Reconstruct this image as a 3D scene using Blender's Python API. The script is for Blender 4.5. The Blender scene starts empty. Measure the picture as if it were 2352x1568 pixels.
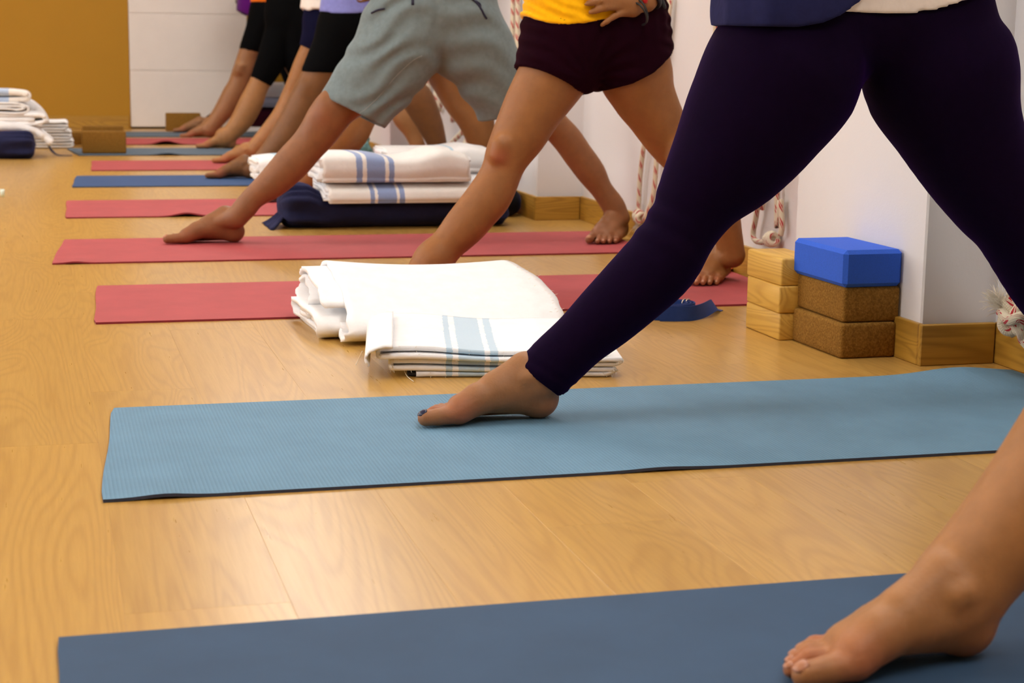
import bpy, math, random
import numpy as np
from mathutils import Vector, Matrix
from mathutils.bvhtree import BVHTree
random.seed(7); RS = np.random.RandomState(5)
SC = bpy.context.scene; COL = SC.collection

# ------------------------------------------------------------------ camera
# room axes: X towards the rope wall, Y along that wall away from the camera, Z up
IW, IH = 2352, 1568
FPX, PITCH, ROLL, CAMZ, YAW = 3910.928, 0.176060, 0.0153780, 0.66685, -0.271324
def _basis():
    cp, sp = math.cos(PITCH), math.sin(PITCH)
    f = np.array([0, cp, -sp]); u = np.array([0, sp, cp]); r = np.array([1., 0, 0])
    c, s = math.cos(ROLL), math.sin(ROLL); r, u = c*r+s*u, -s*r+c*u
    X = np.array([math.cos(YAW), -math.sin(YAW), 0]); Y = np.array([math.sin(YAW), math.cos(YAW), 0])
    t = lambda q: np.array([q@X, q@Y, q[2]])
    return t(r), t(u), t(f)
CR, CU, CF = _basis(); CO = np.array([0, 0, CAMZ])
def ray(u, v): return CF+CR*(u-IW/2)/FPX-CU*(v-IH/2)/FPX
def G(u, v, z=0.): d = ray(u, v); return CO+d*((z-CAMZ)/d[2])        # point of the photo on a level plane
def PY(u, v, y): d = ray(u, v); return CO+d*(y/d[1])                 # ... on a plane across the room
def PX(u, v, x): d = ray(u, v); return CO+d*(x/d[0])                 # ... on a plane along the rope wall
cam = bpy.data.cameras.new('camera'); cam_ob = bpy.data.objects.new('camera', cam); COL.objects.link(cam_ob)
cam.sensor_width = 36; cam.lens = FPX*36/IW; cam.clip_start = .05; cam.clip_end = 60
cam_ob.matrix_world = Matrix(((CR[0], CU[0], -CF[0], 0), (CR[1], CU[1], -CF[1], 0), (CR[2], CU[2], -CF[2], CAMZ), (0, 0, 0, 1)))
cam.dof.use_dof = True; cam.dof.focus_distance = 3.25; cam.dof.aperture_fstop = 8.0
SC.camera = cam_ob

# ------------------------------------------------------------------ world, exposure
world = bpy.data.worlds.new('world'); SC.world = world; world.use_nodes = True
world.node_tree.nodes['Background'].inputs[0].default_value = (.8, .85, 1, 1)
world.node_tree.nodes['Background'].inputs[1].default_value = .3
SC.view_settings.view_transform = 'Standard'; SC.view_settings.look = 'None'
SC.view_settings.gamma = 1; SC.view_settings.use_curve_mapping = False
SC.view_settings.exposure = -0.22
SC.cycles.max_bounces = 6; SC.cycles.diffuse_bounces = 4; SC.cycles.glossy_bounces = 3
SC.cycles.transmission_bounces = 4; SC.cycles.use_denoising = True
SC.cycles.caustics_reflective = False; SC.cycles.caustics_refractive = False
SC.cycles.sample_clamp_indirect = 6
LAMP = 15.0            # strength of the ceiling panels
LAMP_COL = (1.0, .975, .94)
WIN = 9.0              # glow of the assumed windows in the left wall

# ------------------------------------------------------------------ helpers: materials
def lin(c):
    return tuple(((x/255.)/12.92 if x/255. <= .04045 else ((x/255.+.055)/1.055)**2.4) for x in c)
class NT:
    def __init__(s, name):
        s.m = bpy.data.materials.new(name); s.m.use_nodes = True; s.t = s.m.node_tree
        s.b = s.t.nodes['Principled BSDF']; s.out = s.t.nodes['Material Output']
    def n(s, typ, **kw):
        nd = s.t.nodes.new(typ)
        for k, v in kw.items():
            if k.startswith('_'): setattr(nd, k[1:], v)
            else:
                key = int(k[1:]) if k[0] == 'i' and k[1:].isdigit() else k.replace('__', ' ')
                if isinstance(v, bpy.types.NodeSocket): s.t.links.new(v, nd.inputs[key])
                else: nd.inputs[key].default_value = v
        return nd
    def link(s, a, b): s.t.links.new(a, b)
    def coord(s, which='Object', scale=(1, 1, 1), loc=(0, 0, 0), rot=(0, 0, 0)):
        tc = s.n('ShaderNodeTexCoord')
        mp = s.n('ShaderNodeMapping', i0=tc.outputs[which]); mp.inputs['Scale'].default_value = scale
        mp.inputs['Location'].default_value = loc; mp.inputs['Rotation'].default_value = rot
        return mp.outputs[0]
    def noise(s, vec, scale=5., detail=3., rough=.5, dist=0.):
        nd = s.n('ShaderNodeTexNoise'); s.link(vec, nd.inputs['Vector'])
        nd.inputs['Scale'].default_value = scale; nd.inputs['Detail'].default_value = detail
        nd.inputs['Roughness'].default_value = rough; nd.inputs['Distortion'].default_value = dist
        return nd.outputs['Fac']
    def ramp(s, fac, stops):
        nd = s.n('ShaderNodeValToRGB'); s.link(fac, nd.inputs[0]); cr = nd.color_ramp
        while len(cr.elements) < len(stops): cr.elements.new(.5)
        for e, (p, c) in zip(cr.elements, stops):
            e.position = p; e.color = (*c, 1) if len(c) == 3 else c
        return nd.outputs[0]
    def math(s, op, a, b=0., c=0.):
        nd = s.n('ShaderNodeMath', _operation=op)
        for i, x in enumerate((a, b, c)):
            if isinstance(x, bpy.types.NodeSocket): s.link(x, nd.inputs[i])
            else: nd.inputs[i].default_value = x
        return nd.outputs[0]
    def mix(s, fac, a, b, mode='MIX'):
        nd = s.n('ShaderNodeMix', _data_type='RGBA', _blend_type=mode)
        for i, x in ((0, fac), (6, a), (7, b)):
            if isinstance(x, bpy.types.NodeSocket): s.link(x, nd.inputs[i])
            elif i == 0: nd.inputs[0].default_value = x
            else: nd.inputs[i].default_value = (*x, 1)
        return nd.outputs[2]
    def bump(s, h, strength=.3, dist=.002, normal=None):
        nd = s.n('ShaderNodeBump'); s.link(h, nd.inputs['Height'])
        nd.inputs['Strength'].default_value = strength; nd.inputs['Distance'].default_value = dist
        if normal is not None: s.link(normal, nd.inputs['Normal'])
        return nd.outputs[0]
    def base(s, col): s.link(col, s.b.inputs['Base Color']) if isinstance(col, bpy.types.NodeSocket) else setattr(s.b.inputs['Base Color'], 'default_value', (*col, 1))
    def set(s, **kw):
        for k, v in kw.items():
            k = k.replace('__', ' ')
            if isinstance(v, bpy.types.NodeSocket): s.link(v, s.b.inputs[k])
            else: s.b.inputs[k].default_value = v
        return s

def cloth(name, rgb, rough=.9, var=.12, weave=900., bump=.25, sheen=.15, sheen_col=None, big=0., spec=.15):
    t = NT(name); v = t.coord(); c = lin(rgb)
    n1 = t.noise(v, 60, 4, .6); n2 = t.noise(v, weave, 2, .6)
    d = tuple(x*(1-var) for x in c); l = tuple(min(1, x*(1+var)) for x in c)
    t.base(t.ramp(n1, [(.3, d), (.7, l)])); h = n2
    nm = t.bump(h, bump, .0008)
    if big: nm = t.bump(t.noise(v, 14, 3, .55, .6), big, .012, nm)
    t.set(Roughness=rough, Normal=nm, Sheen__Weight=sheen, Sheen__Roughness=.4, Specular__IOR__Level=spec)
    if sheen_col: t.b.inputs['Sheen Tint'].default_value = (*lin(sheen_col), 1)
    return t.m
def blanket_mat(name, rgb=(238, 232, 222), stripe=None, bands=()):
    """woollen blanket; bands = (x0, x1) stretches of woven blue stripe, in the blanket's own x"""
    t = NT(name); v = t.coord(); c = lin(rgb)
    n1 = t.noise(v, 25, 4, .6); n2 = t.noise(v, 700, 3, .7)
    col = t.ramp(n1, [(.3, tuple(x*.93 for x in c)), (.7, c)])
    if bands:
        sx = t.n('ShaderNodeSeparateXYZ', i0=v).outputs[0]
        sx = t.math('ADD', sx, t.math('MULTIPLY', t.math('SUBTRACT', t.noise(v, 120, 2, .6), .5), .008))
        tot = None
        for a, b in bands:
            m = t.math('MULTIPLY', t.math('GREATER_THAN', sx, a), t.math('LESS_THAN', sx, b))
            tot = m if tot is None else t.math('MAXIMUM', tot, m)
        tot = t.math('MULTIPLY', tot, t.math('ADD', .72, t.math('MULTIPLY', n2, .4)))
        col = t.mix(tot, col, lin(stripe))
    t.base(col)
    nm = t.bump(n2, .35, .0012); nm = t.bump(t.noise(v, 30, 3, .6), .25, .006, nm)
    t.set(Roughness=.95, Normal=nm, Sheen__Weight=.3, Specular__IOR__Level=.1)
    return t.m
def skin_mat(name, rgb, red=(190, 90, 70)):
    t = NT(name); v = t.coord(); c = lin(rgb)
    n1 = t.noise(v, 22, 4, .6); n2 = t.noise(v, 260, 3, .6)
    col = t.ramp(n1, [(.3, tuple(x*.86 for x in c)), (.7, tuple(min(1, x*1.1) for x in c))])
    at = t.n('ShaderNodeAttribute', _attribute_name='flush').outputs['Fac']
    col = t.mix(t.math('MULTIPLY', at, .4), col, lin(red))
    col = t.mix(t.math('MULTIPLY', n2, .25), col, tuple(x*.7 for x in c))
    t.base(col); nm = t.bump(n2, .25, .0008); nm = t.bump(t.noise(v, 45, 3, .6, .4), .25, .004, nm)
    t.set(Roughness=.52, Normal=nm, Specular__IOR__Level=.35, Subsurface__Weight=.08, Subsurface__Scale=.008)
    t.b.inputs['Subsurface Radius'].default_value = (1, .35, .2)
    return t.m
def wood_mat(name, c1, c2, c3, axis='Y', rough=.35, stretch=9., rings=5., per_object=True, bump=.05, figure=1.0, vary=.12, finew=.9):
    """planed wood: long grain along one local axis with drawn-out cathedral figures"""
    t = NT(name)
    sc = {'X': (1/stretch, 1, 1), 'Y': (1, 1/stretch, 1), 'Z': (1, 1, 1/stretch)}[axis]
    v = t.coord('Object', scale=sc)
    if per_object:
        oi = t.n('ShaderNodeObjectInfo').outputs['Random']
        off = t.n('ShaderNodeCombineXYZ', i0=t.math('MULTIPLY', oi, 37.), i1=t.math('MULTIPLY', oi, 91.), i2=t.math('MULTIPLY', oi, 53.)).outputs[0]
        v = t.n('ShaderNodeVectorMath', _operation='ADD', i0=v, i1=off).outputs[0]
    big = t.noise(v, rings, 2, .4, .9)
    wv = t.math('SINE', t.math('MULTIPLY', big, 130.))
    wv = t.math('ADD', t.math('MULTIPLY', wv, .5), .5)
    wv = t.math('POWER', wv, 2.)
    fine = t.noise(t.n('ShaderNodeVectorMath', _operation='MULTIPLY', i0=v, i1={'X': (.35, 1, 1), 'Y': (1, .35, 1), 'Z': (1, 1, .35)}[axis]).outputs[0], 170, 4, .65)
    patch = t.noise(v, rings*.6, 3, .6)
    col = t.mix(patch, lin(c1), lin(c2))
    col = t.mix(t.math('MULTIPLY', wv, .55*figure), col, lin(c3))
    col = t.mix(t.math('MULTIPLY', t.math('MAXIMUM', t.math('SUBTRACT', fine, .38), 0.), finew), col, lin(c3))
    if per_object:
        hs = t.n('ShaderNodeHueSaturation'); t.link(col, hs.inputs['Color'])
        t.link(t.math('ADD', 1-vary/2, t.math('MULTIPLY', oi, vary)), hs.inputs['Value']); col = hs.outputs[0]
    t.base(col)
    t.set(Roughness=t.math('ADD', rough-.04, t.math('MULTIPLY', fine, .08)), Normal=t.bump(fine, bump, .001))
    return t.m
def plain(name, rgb, rough=.5, metal=0., var=.06, scale=30., bump=.0, bscale=200.):
    t = NT(name); v = t.coord(); c = lin(rgb); n = t.noise(v, scale, 3, .6)
    t.base(t.ramp(n, [(.3, tuple(x*(1-var) for x in c)), (.7, tuple(min(1, x*(1+var)) for x in c))]))
    t.set(Roughness=rough, Metallic=metal)
    if bump: t.set(Normal=t.bump(t.noise(v, bscale, 3, .6), bump, .001))
    return t.m

# ------------------------------------------------------------------ helpers: objects
def tag(o, label=None, cat=None, group=None, kind=None):
    if label: o['label'] = label
    if cat: o['category'] = cat
    if group: o['group'] = group
    if kind: o['kind'] = kind
    return o
def mesh_np(name, V, Fq, smooth=True, uv=None):
    """mesh from arrays; Fq is an (n,4) array or a list of index lists"""
    me = bpy.data.meshes.new(name); V = np.asarray(V, np.float32)
    if isinstance(Fq, np.ndarray):
        n, k = Fq.shape; me.vertices.add(len(V)); me.vertices.foreach_set('co', V.ravel())
        me.loops.add(n*k); me.loops.foreach_set('vertex_index', Fq.astype(np.int32).ravel())
        me.polygons.add(n); me.polygons.foreach_set('loop_start', np.arange(0, n*k, k, dtype=np.int32))
        me.update(calc_edges=True)
    else:
        me.from_pydata([tuple(map(float, p)) for p in V], [], Fq)
    if smooth: me.polygons.foreach_set('use_smooth', [True]*len(me.polygons))
    if uv is not None:
        l = me.uv_layers.new(name='UVMap'); idx = np.empty(len(me.loops), np.int32); me.loops.foreach_get('vertex_index', idx)
        l.data.foreach_set('uv', np.asarray(uv, np.float32)[idx].ravel())
    me.validate(); return me
def obj(name, me, mat, parent=None, loc=(0, 0, 0), origin=None):
    """link ONE mesh object; origin: the mesh is given in room coordinates and gets its origin there"""
    if origin is not None:
        o0 = np.asarray(origin, float)
        me.transform(Matrix.Translation(Vector(-o0))); loc = o0
    o = bpy.data.objects.new(name, me); COL.objects.link(o)
    if mat is not None and not me.materials: me.materials.append(mat)
    o.location = loc
    if parent is not None:
        o.parent = parent
        if origin is not None: o.location = Vector(loc)-parent.location if not any(parent.rotation_euler) else loc
    return o
def child(name, me, mat, parent):
    """part given in room coordinates under a parent without rotation"""
    me.transform(Matrix.Translation(-parent.location)); o = bpy.data.objects.new(name, me); COL.objects.link(o)
    if mat is not None: me.materials.append(mat)
    o.parent = parent; return o
def empty(name, loc):
    o = bpy.data.objects.new(name, None); COL.objects.link(o); o.location = loc; o.empty_display_size = .05; return o
def chamfer_box(lo, hi, b=.002, name='box'):
    """box with all edges chamfered (24 verts)"""
    lo = np.array(lo, float); hi = np.array(hi, float); V = []; idx = {}
    for sx in (0, 1):
        for sy in (0, 1):
            for sz in (0, 1):
                c = np.where([sx, sy, sz], hi, lo); ins = np.where([sx, sy, sz], -1, 1)
                for a in range(3):
                    p = c.copy()
                    for k in range(3):
                        if k != a: p[k] += ins[k]*b
                    idx[(sx, sy, sz, a)] = len(V); V.append(p)
    F = []
    for a in range(3):
        o = [k for k in range(3) if k != a]
        for s in (0, 1):
            q = []
            for t0, t1 in ((0, 0), (1, 0), (1, 1), (0, 1)):
                k = [0, 0, 0]; k[a] = s; k[o[0]] = t0; k[o[1]] = t1; q.append(idx[(*k, a)])
            F.append(q)
    for a in range(3):
        o = [k for k in range(3) if k != a]
        for s0 in (0, 1):
            for s1 in (0, 1):
                k0 = [0, 0, 0]; k0[o[0]] = s0; k0[o[1]] = s1; k1 = list(k0); k1[a] = 1
                F.append([idx[(*k0, o[0])], idx[(*k1, o[0])], idx[(*k1, o[1])], idx[(*k0, o[1])]])
    for sx in (0, 1):
        for sy in (0, 1):
            for sz in (0, 1): F.append([idx[(sx, sy, sz, a)] for a in range(3)])
    me = mesh_np(name, np.array(V), F, smooth=False)
    import bmesh
    bm = bmesh.new(); bm.from_mesh(me); bmesh.ops.recalc_face_normals(bm, faces=bm.faces); bm.to_mesh(me); bm.free()
    return me
def round_box(size, r, name='block', seg=3):
    import bmesh
    bm = bmesh.new(); bmesh.ops.create_cube(bm, size=1)
    bmesh.ops.scale(bm, vec=size, verts=bm.verts)
    bmesh.ops.bevel(bm, geom=list(bm.edges), offset=r, segments=seg, affect='EDGES', profile=.5)
    me = bpy.data.meshes.new(name); bm.to_mesh(me); bm.free()
    if seg > 1: me.polygons.foreach_set('use_smooth', [True]*len(me.polygons))
    return me
def spline(P, n=8, closed=False):
    """Catmull-Rom through points (any dimension)"""
    P = np.asarray(P, float); m = len(P); out = []
    if closed: Q = np.vstack([P[-1], P, P[0], P[1]]); segs = m
    else: Q = np.vstack([2*P[0]-P[1], P, 2*P[-1]-P[-2]]); segs = m-1
    for i in range(segs):
        p0, p1, p2, p3 = Q[i:i+4]
        for t in np.linspace(0, 1, n, endpoint=False):
            out.append(.5*((2*p1)+(-p0+p2)*t+(2*p0-5*p1+4*p2-p3)*t*t+(-p0+3*p1-3*p2+p3)*t**3))
    if not closed: out.append(P[-1])
    return np.array(out)
def tube_arrays(P, r, n=10, cap=True, v0=0):
    P = np.asarray(P, float); m = len(P); r = np.broadcast_to(np.asarray(r, float), (m,))
    T = np.gradient(P, axis=0); T /= np.linalg.norm(T, axis=1)[:, None]+1e-12
    ref = np.array([0, 0, 1.]) if abs(T[0][2]) < .9 else np.array([1., 0, 0])
    u = np.cross(T[0], ref); u /= np.linalg.norm(u); V = []; UV = []; L = 0
    for i in range(m):
        u = u-T[i]*(u@T[i]); u /= np.linalg.norm(u)+1e-12; w = np.cross(T[i], u)
        if i: L += np.linalg.norm(P[i]-P[i-1])
        for k in range(n):
            a = 2*math.pi*k/n; V.append(P[i]+r[i]*(math.cos(a)*u+math.sin(a)*w)); UV.append((k/n, L))
    F = [[v0+i*n+k, v0+i*n+(k+1) % n, v0+(i+1)*n+(k+1) % n, v0+(i+1)*n+k] for i in range(m-1) for k in range(n)]
    if cap: F += [[v0+k for k in reversed(range(n))], [v0+(m-1)*n+k for k in range(n)]]
    return V, F, UV
def tube(P, r, n=10, name='tube', cap=True):
    V, F, UV = tube_arrays(P, r, n, cap); return mesh_np(name, np.array(V), F, True, UV)
def threads(starts, dirs, length, r=.0004, name='threads', curl=.4):
    """a tuft of loose threads, joined"""
    V = []; F = []
    for p, d in zip(starts, dirs):
        L = length*random.uniform(.4, 1.2); q = [np.array(p)]; d = np.array(d, float)
        for k in range(3):
            d = d+np.array([random.uniform(-1, 1) for _ in range(3)])*curl; d /= np.linalg.norm(d); q.append(q[-1]+d*L/3)
        v, f, _ = tube_arrays(q, [r, r, r*.8, r*.4], 3, False, len(V)); V += v; F += f
    return mesh_np(name, np.array(V), F, True)

# ------------------------------------------------------------------ helpers: smooth-union bodies
class Field:
    def __init__(s, ax, ay, az, big=.06):
        s.a = [np.asarray(x, np.float32) for x in (ax, ay, az)]
        s.D = np.full([len(x) for x in s.a], big, np.float32)
    def sub(s, lo, hi):
        sl = []
        for a, l, h in zip(s.a, lo, hi):
            i = np.searchsorted(a, l); j = np.searchsorted(a, h); sl.append(slice(int(i), int(j)))
        g = (s.a[0][sl[0]][:, None, None], s.a[1][sl[1]][None, :, None], s.a[2][sl[2]][None, None, :])
        return tuple(sl), g
    def rc(s, a, b, ra, rb, k=.012, sy=1., cut=False, m=.03):
        """round cone from a to b; sy squashes it along y"""
        a = np.asarray(a, float); b = np.asarray(b, float); R = max(ra, rb)+k+m
        e = np.array([R, R*max(1, sy), R]); sl, (X, Y, Z) = s.sub(np.minimum(a, b)-e, np.maximum(a, b)+e)
        if any(q.stop <= q.start for q in sl): return
        sc = np.array([1, 1/sy, 1]); A = a*sc; B = (b-a)*sc; L = float(B@B)+1e-12
        px, py, pz = X-A[0], Y/sy-A[1], Z-A[2]
        t = np.clip((px*B[0]+py*B[1]+pz*B[2])/L, 0, 1)
        d = np.sqrt((px-t*B[0])**2+(py-t*B[1])**2+(pz-t*B[2])**2)-(ra+(rb-ra)*t)
        s.blend(sl, d.astype(np.float32), k, cut)
    def blend(s, sl, d, k, cut=False):
        D = s.D[sl]
        if cut: d = -d; h = np.maximum(k-np.abs(D-d), 0)/k; s.D[sl] = np.maximum(D, d)+h*h*k*.25
        else: h = np.maximum(k-np.abs(D-d), 0)/k; s.D[sl] = np.minimum(D, d)-h*h*k*.25
    def chain(s, st, k=.012, sy=1., infl=0., n=4):
        """st: rows (x, y, z, r)"""
        st = spline(st, n) if len(st) > 2 else np.asarray(st, float)
        for p, q in zip(st[:-1], st[1:]): s.rc(p[:3], q[:3], p[3]+infl, q[3]+infl, min(k, .002), sy)
    def all(s): return tuple([slice(0, len(a)) for a in s.a]), (s.a[0][:, None, None], s.a[1][None, :, None], s.a[2][None, None, :])
    def mesh(s, name):
        D = s.D; S = D < 0
        c = S[:-1, :-1, :-1].astype(np.int8)
        for o in [(0, 0, 1), (0, 1, 0), (0, 1, 1), (1, 0, 0), (1, 0, 1), (1, 1, 0), (1, 1, 1)]:
            c += S[o[0]:S.shape[0]-1+o[0], o[1]:S.shape[1]-1+o[1], o[2]:S.shape[2]-1+o[2]]
        act = (c > 0) & (c < 8); idx = np.argwhere(act); n = len(idx)
        vid = np.full(act.shape, -1, np.int32); vid[act] = np.arange(n)
        val = {}
        for o in np.ndindex(2, 2, 2): q = idx+np.array(o); val[o] = D[q[:, 0], q[:, 1], q[:, 2]]
        acc = np.zeros((n, 3)); cnt = np.zeros(n)
        for o in np.ndindex(2, 2, 2):
            for a in range(3):
                if o[a]: continue
                o2 = list(o); o2[a] = 1; v1, v2 = val[o], val[tuple(o2)]
                m = (v1 < 0) != (v2 < 0); t = np.where(m, v1/np.where(m, v1-v2, 1), 0)
                p = np.tile(np.array(o, float), (n, 1)); p[:, a] = t; acc[m] += p[m]; cnt[m] += 1
        loc = acc/np.maximum(cnt, 1)[:, None]; V = np.empty((n, 3))
        for a in range(3):
            A = s.a[a]; i = idx[:, a]; V[:, a] = A[i]+(A[i+1]-A[i])*loc[:, a]
        Q = []
        m = S[:-1, 1:-1, 1:-1] != S[1:, 1:-1, 1:-1]; e = np.argwhere(m)
        if len(e):
            i, j, k = e.T; j = j+1; k = k+1; q = np.stack([vid[i, j-1, k-1], vid[i, j, k-1], vid[i, j, k], vid[i, j-1, k]], 1)
            f = ~S[i, j, k]; q[f] = q[f][:, ::-1]; Q.append(q)
        m = S[1:-1, :-1, 1:-1] != S[1:-1, 1:, 1:-1]; e = np.argwhere(m)
        if len(e):
            i, j, k = e.T; i = i+1; k = k+1; q = np.stack([vid[i-1, j, k-1], vid[i-1, j, k], vid[i, j, k], vid[i, j, k-1]], 1)
            f = ~S[i, j, k]; q[f] = q[f][:, ::-1]; Q.append(q)
        m = S[1:-1, 1:-1, :-1] != S[1:-1, 1:-1, 1:]; e = np.argwhere(m)
        if len(e):
            i, j, k = e.T; i = i+1; j = j+1; q = np.stack([vid[i-1, j-1, k], vid[i, j-1, k], vid[i, j, k], vid[i-1, j, k]], 1)
            f = ~S[i, j, k]; q[f] = q[f][:, ::-1]; Q.append(q)
        Q = np.concatenate(Q); Q = Q[(Q >= 0).all(1)]
        return mesh_np(name, V, Q, True)
def axis(lo, hi, h, fine=()):
    """grid line positions; fine = (from, to, step) stretches with a closer spacing"""
    x = lo; out = [lo]
    while x < hi:
        st = h
        for a, b, f in fine:
            if a-h <= x <= b+h: st = min(st, f)
        x += st; out.append(x)
    return np.array(out)
def flush(me, pts, rad):
    """reddened skin near heels, toes and knees: stored with the body"""
    n = len(me.vertices); V = np.empty(n*3, np.float32); me.vertices.foreach_get('co', V); V = V.reshape(-1, 3)
    f = np.zeros(n, np.float32)
    for p, r in zip(pts, rad): f = np.maximum(f, np.exp(-((V-np.asarray(p))**2).sum(1)/(r*r)).astype(np.float32))
    at = me.attributes.new('flush', 'FLOAT', 'POINT'); at.data.foreach_set('value', f)

# ------------------------------------------------------------------ materials of the setting
M_floor = wood_mat('laminate', (188, 144, 68), (199, 158, 84), (150, 104, 42), 'Y', .29, 9., 6.0, True, .01, .55, .09, .75)
M_floor.node_tree.nodes['Principled BSDF'].inputs['Specular IOR Level'].default_value = .8
M_base = wood_mat('skirting_wood', (172, 128, 44), (186, 142, 56), (132, 92, 26), 'Y', .4, 14., 9., True, .06)
M_basex = wood_mat('skirting_wood_across', (172, 128, 44), (186, 142, 56), (132, 92, 26), 'X', .4, 14., 9., True, .06)
def wall_paint(name, rgb):
    t = NT(name); v = t.coord(); c = lin(rgb); n = t.noise(v, 3, 4, .6)
    t.base(t.ramp(n, [(.3, tuple(x*.97 for x in c)), (.7, c)]))
    nm = t.bump(t.noise(v, 220, 4, .65), .18, .0015); nm = t.bump(t.noise(v, 12, 4, .6), .15, .004, nm)
    t.set(Roughness=.7, Normal=nm); return t.m
M_wall = wall_paint('white_paint', (223, 219, 218))
M_ochre = wall_paint('ochre_paint', (170, 122, 6))
M_ceil = wall_paint('ceiling_paint', (235, 232, 226))
M_door = plain('white_lacquer', (226, 218, 210), .35, 0, .02, 8, .02)
M_seam = plain('dark_underlay', (60, 42, 22), .9)

# ------------------------------------------------------------------ the setting
WX = 1.963           # rope wall
PXF = 1.785          # inner faces of the pillars on it
YB = 12.36           # far wall
XL, YN = -4.6, -3.0  # left wall, wall behind the camera
HC = 2.75
def slab(name, lo, hi, mat, kind='structure', b=.002):
    o = obj(name, chamfer_box(lo, hi, b), mat, origin=((lo[0]+hi[0])/2, (lo[1]+hi[1])/2, lo[2])); o['kind'] = kind; return o
floor = slab('floor', (XL, YN, -.06), (WX+.1, YB+.1, -.012), M_seam)
PWID, PLEN = .1945, 1.285
def plank_mesh(w, l): 
    g = .0
    return chamfer_box((-w/2+g, -l/2+g, -.0119), (w/2-g, l/2-g, 0), .0003, 'plank')
PM = {}
rows = int((WX-XL)/PWID)+1; far = []
for r in range(rows):
    x1 = WX+.06-r*PWID; xc = x1-PWID/2
    off = [0, .42, .86, .2, .65, 1.05][r % 6]+random.uniform(-.05, .05)
    y = YN-off
    while y < YB:
        y0, y1 = max(y, YN), min(y+PLEN, YB+.02)
        if y1-y0 > .02 and xc > XL:
            if xc > -1.25 and y1 > .8:
                key = round(y1-y0, 3)
                if key not in PM: PM[key] = plank_mesh(PWID, y1-y0); PM[key].materials.append(M_floor)
                p = bpy.data.objects.new('plank', PM[key]); COL.objects.link(p); p.parent = floor
                p.location = Vector((xc, (y0+y1)/2, 0))-floor.location
            else: far.append((xc, y0, y1))
        y += PLEN
V = []; F = []
for xc, y0, y1 in far:
    g = .0004; b = len(V); V += [(xc-PWID/2+g, y0+g, 0), (xc+PWID/2-g, y0+g, 0), (xc+PWID/2-g, y1-g, 0), (xc-PWID/2+g, y1-g, 0),
                             (xc-PWID/2+g, y0+g, -.0119), (xc+PWID/2-g, y0+g, -.0119), (xc+PWID/2-g, y1-g, -.0119), (xc-PWID/2+g, y1-g, -.0119)]
    F += [[b, b+1, b+2, b+3], [b, b+4, b+5, b+1], [b+1, b+5, b+6, b+2], [b+2, b+6, b+7, b+3], [b+3, b+7, b+4, b]]
child('plank', mesh_np('planks_far', np.array(V), F, False), M_floor, floor)['kind'] = 'stuff'

slab('wall_right', (WX, YN, -.05), (WX+.12, YB+.1, HC), M_wall)
slab('ceiling', (XL, YN, HC), (WX+.12, YB+.1, HC+.1), M_ceil)
slab('wall_front', (XL, YN-.12, -.05), (WX+.12, YN, HC), M_ochre)
DX0, DX1, DZ = .628, 1.447, 2.06
wb = slab('wall_back', (XL, YB, -.05), (DX0-.002, YB+.12, HC), M_ochre)
slab('wall_back', (DX1+.002, YB, -.05), (WX+.12, YB+.12, HC), M_ochre)
slab('wall_back', (DX0-.002, YB, DZ), (DX1+.002, YB+.12, HC), M_ochre)
slab('wall_back', (DX0-.05, YB+.121, -.05), (DX1+.05, YB+.14, HC), M_seam)  # added dark backing, keeps background light out of the door gap
# left wall with three assumed windows, off frame, adding light from this side
WY = [(1.0, 3.6), (4.6, 7.2), (8.2, 10.8)]; yy = YN
for i, (a, b) in enumerate(WY+[(YB+.1, None)]):
    slab('wall_left', (XL-.15, yy, -.05), (XL, a, HC), M_ochre)
    if b: slab('wall_left', (XL-.15, a, -.05), (XL, b, .9), M_ochre); slab('wall_left', (XL-.15, a, 2.35), (XL, b, HC), M_ochre); yy = b
def emit(name, col, strength):
    t = NT(name); e = t.n('ShaderNodeEmission'); e.inputs[0].default_value = (*col, 1); e.inputs[1].default_value = strength
    t.link(e.outputs[0], t.out.inputs[0]); return t.m
M_day = emit('daylight_sky', (.95, .97, 1.0), WIN)
M_frame = plain('window_frame_white', (230, 228, 224), .4)
for i, (a, b) in enumerate(WY):
    w = empty('window_%d' % (i+1), (XL-.08, (a+b)/2, .9)); w['kind'] = 'structure'
    child('frosted_pane', chamfer_box((XL-.10, a, .9), (XL-.09, b, 2.35), .001), M_day, w)
    for q0, q1 in ((a, a+.06), ((a+b)/2-.03, (a+b)/2+.03), (b-.06, b)):
        child('window_frame', chamfer_box((XL-.085, q0, .9), (XL-.03, q1, 2.35), .004), M_frame, w)
    child('window_sill', chamfer_box((XL-.085, a, .9), (XL+.03, b, .94), .004), M_frame, w)
# pillars on the rope wall
P1, P2, P3 = (3.18, 3.845), (6.095, 6.75), (8.875, 9.53)
for i, (a, b) in enumerate((P1, P2, P3)):
    slab('pillar', (PXF, a+.013, -.01), (WX+.02, b-.013, HC), M_wall, b=.004)
BH = .088
def skirting(name, lo, hi, across=False):
    return slab(name, lo, hi, M_basex if across else M_base, b=.002)
bt = .0135
for y0, y1 in ((YN, .95), (.951, P1[0]-.004), (P1[1], 5.42), (5.422, P2[0]-.004), (P2[1], 8.1), (8.102, P3[0]-.004), (P3[1], YB)):
    skirting('baseboard_right', (WX-bt, y0, 0), (WX, y1, BH))
for a, b in (P1, P2, P3):
    skirting('baseboard_pillar', (PXF-bt, a-.0005, 0), (PXF, b, BH))
    skirting('baseboard_pillar', (PXF-bt+.001, a-.0145, 0), (WX-bt-.002, a-.001, BH), True)
    skirting('baseboard_pillar', (PXF, b, 0), (WX-bt-.002, b+.0135, BH), True)
skirting('baseboard_back', (XL, YB-bt, 0), (DX0-.014, YB, BH), True)
skirting('baseboard_back', (DX1+.014, YB-bt, 0), (WX, YB, BH), True)
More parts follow.
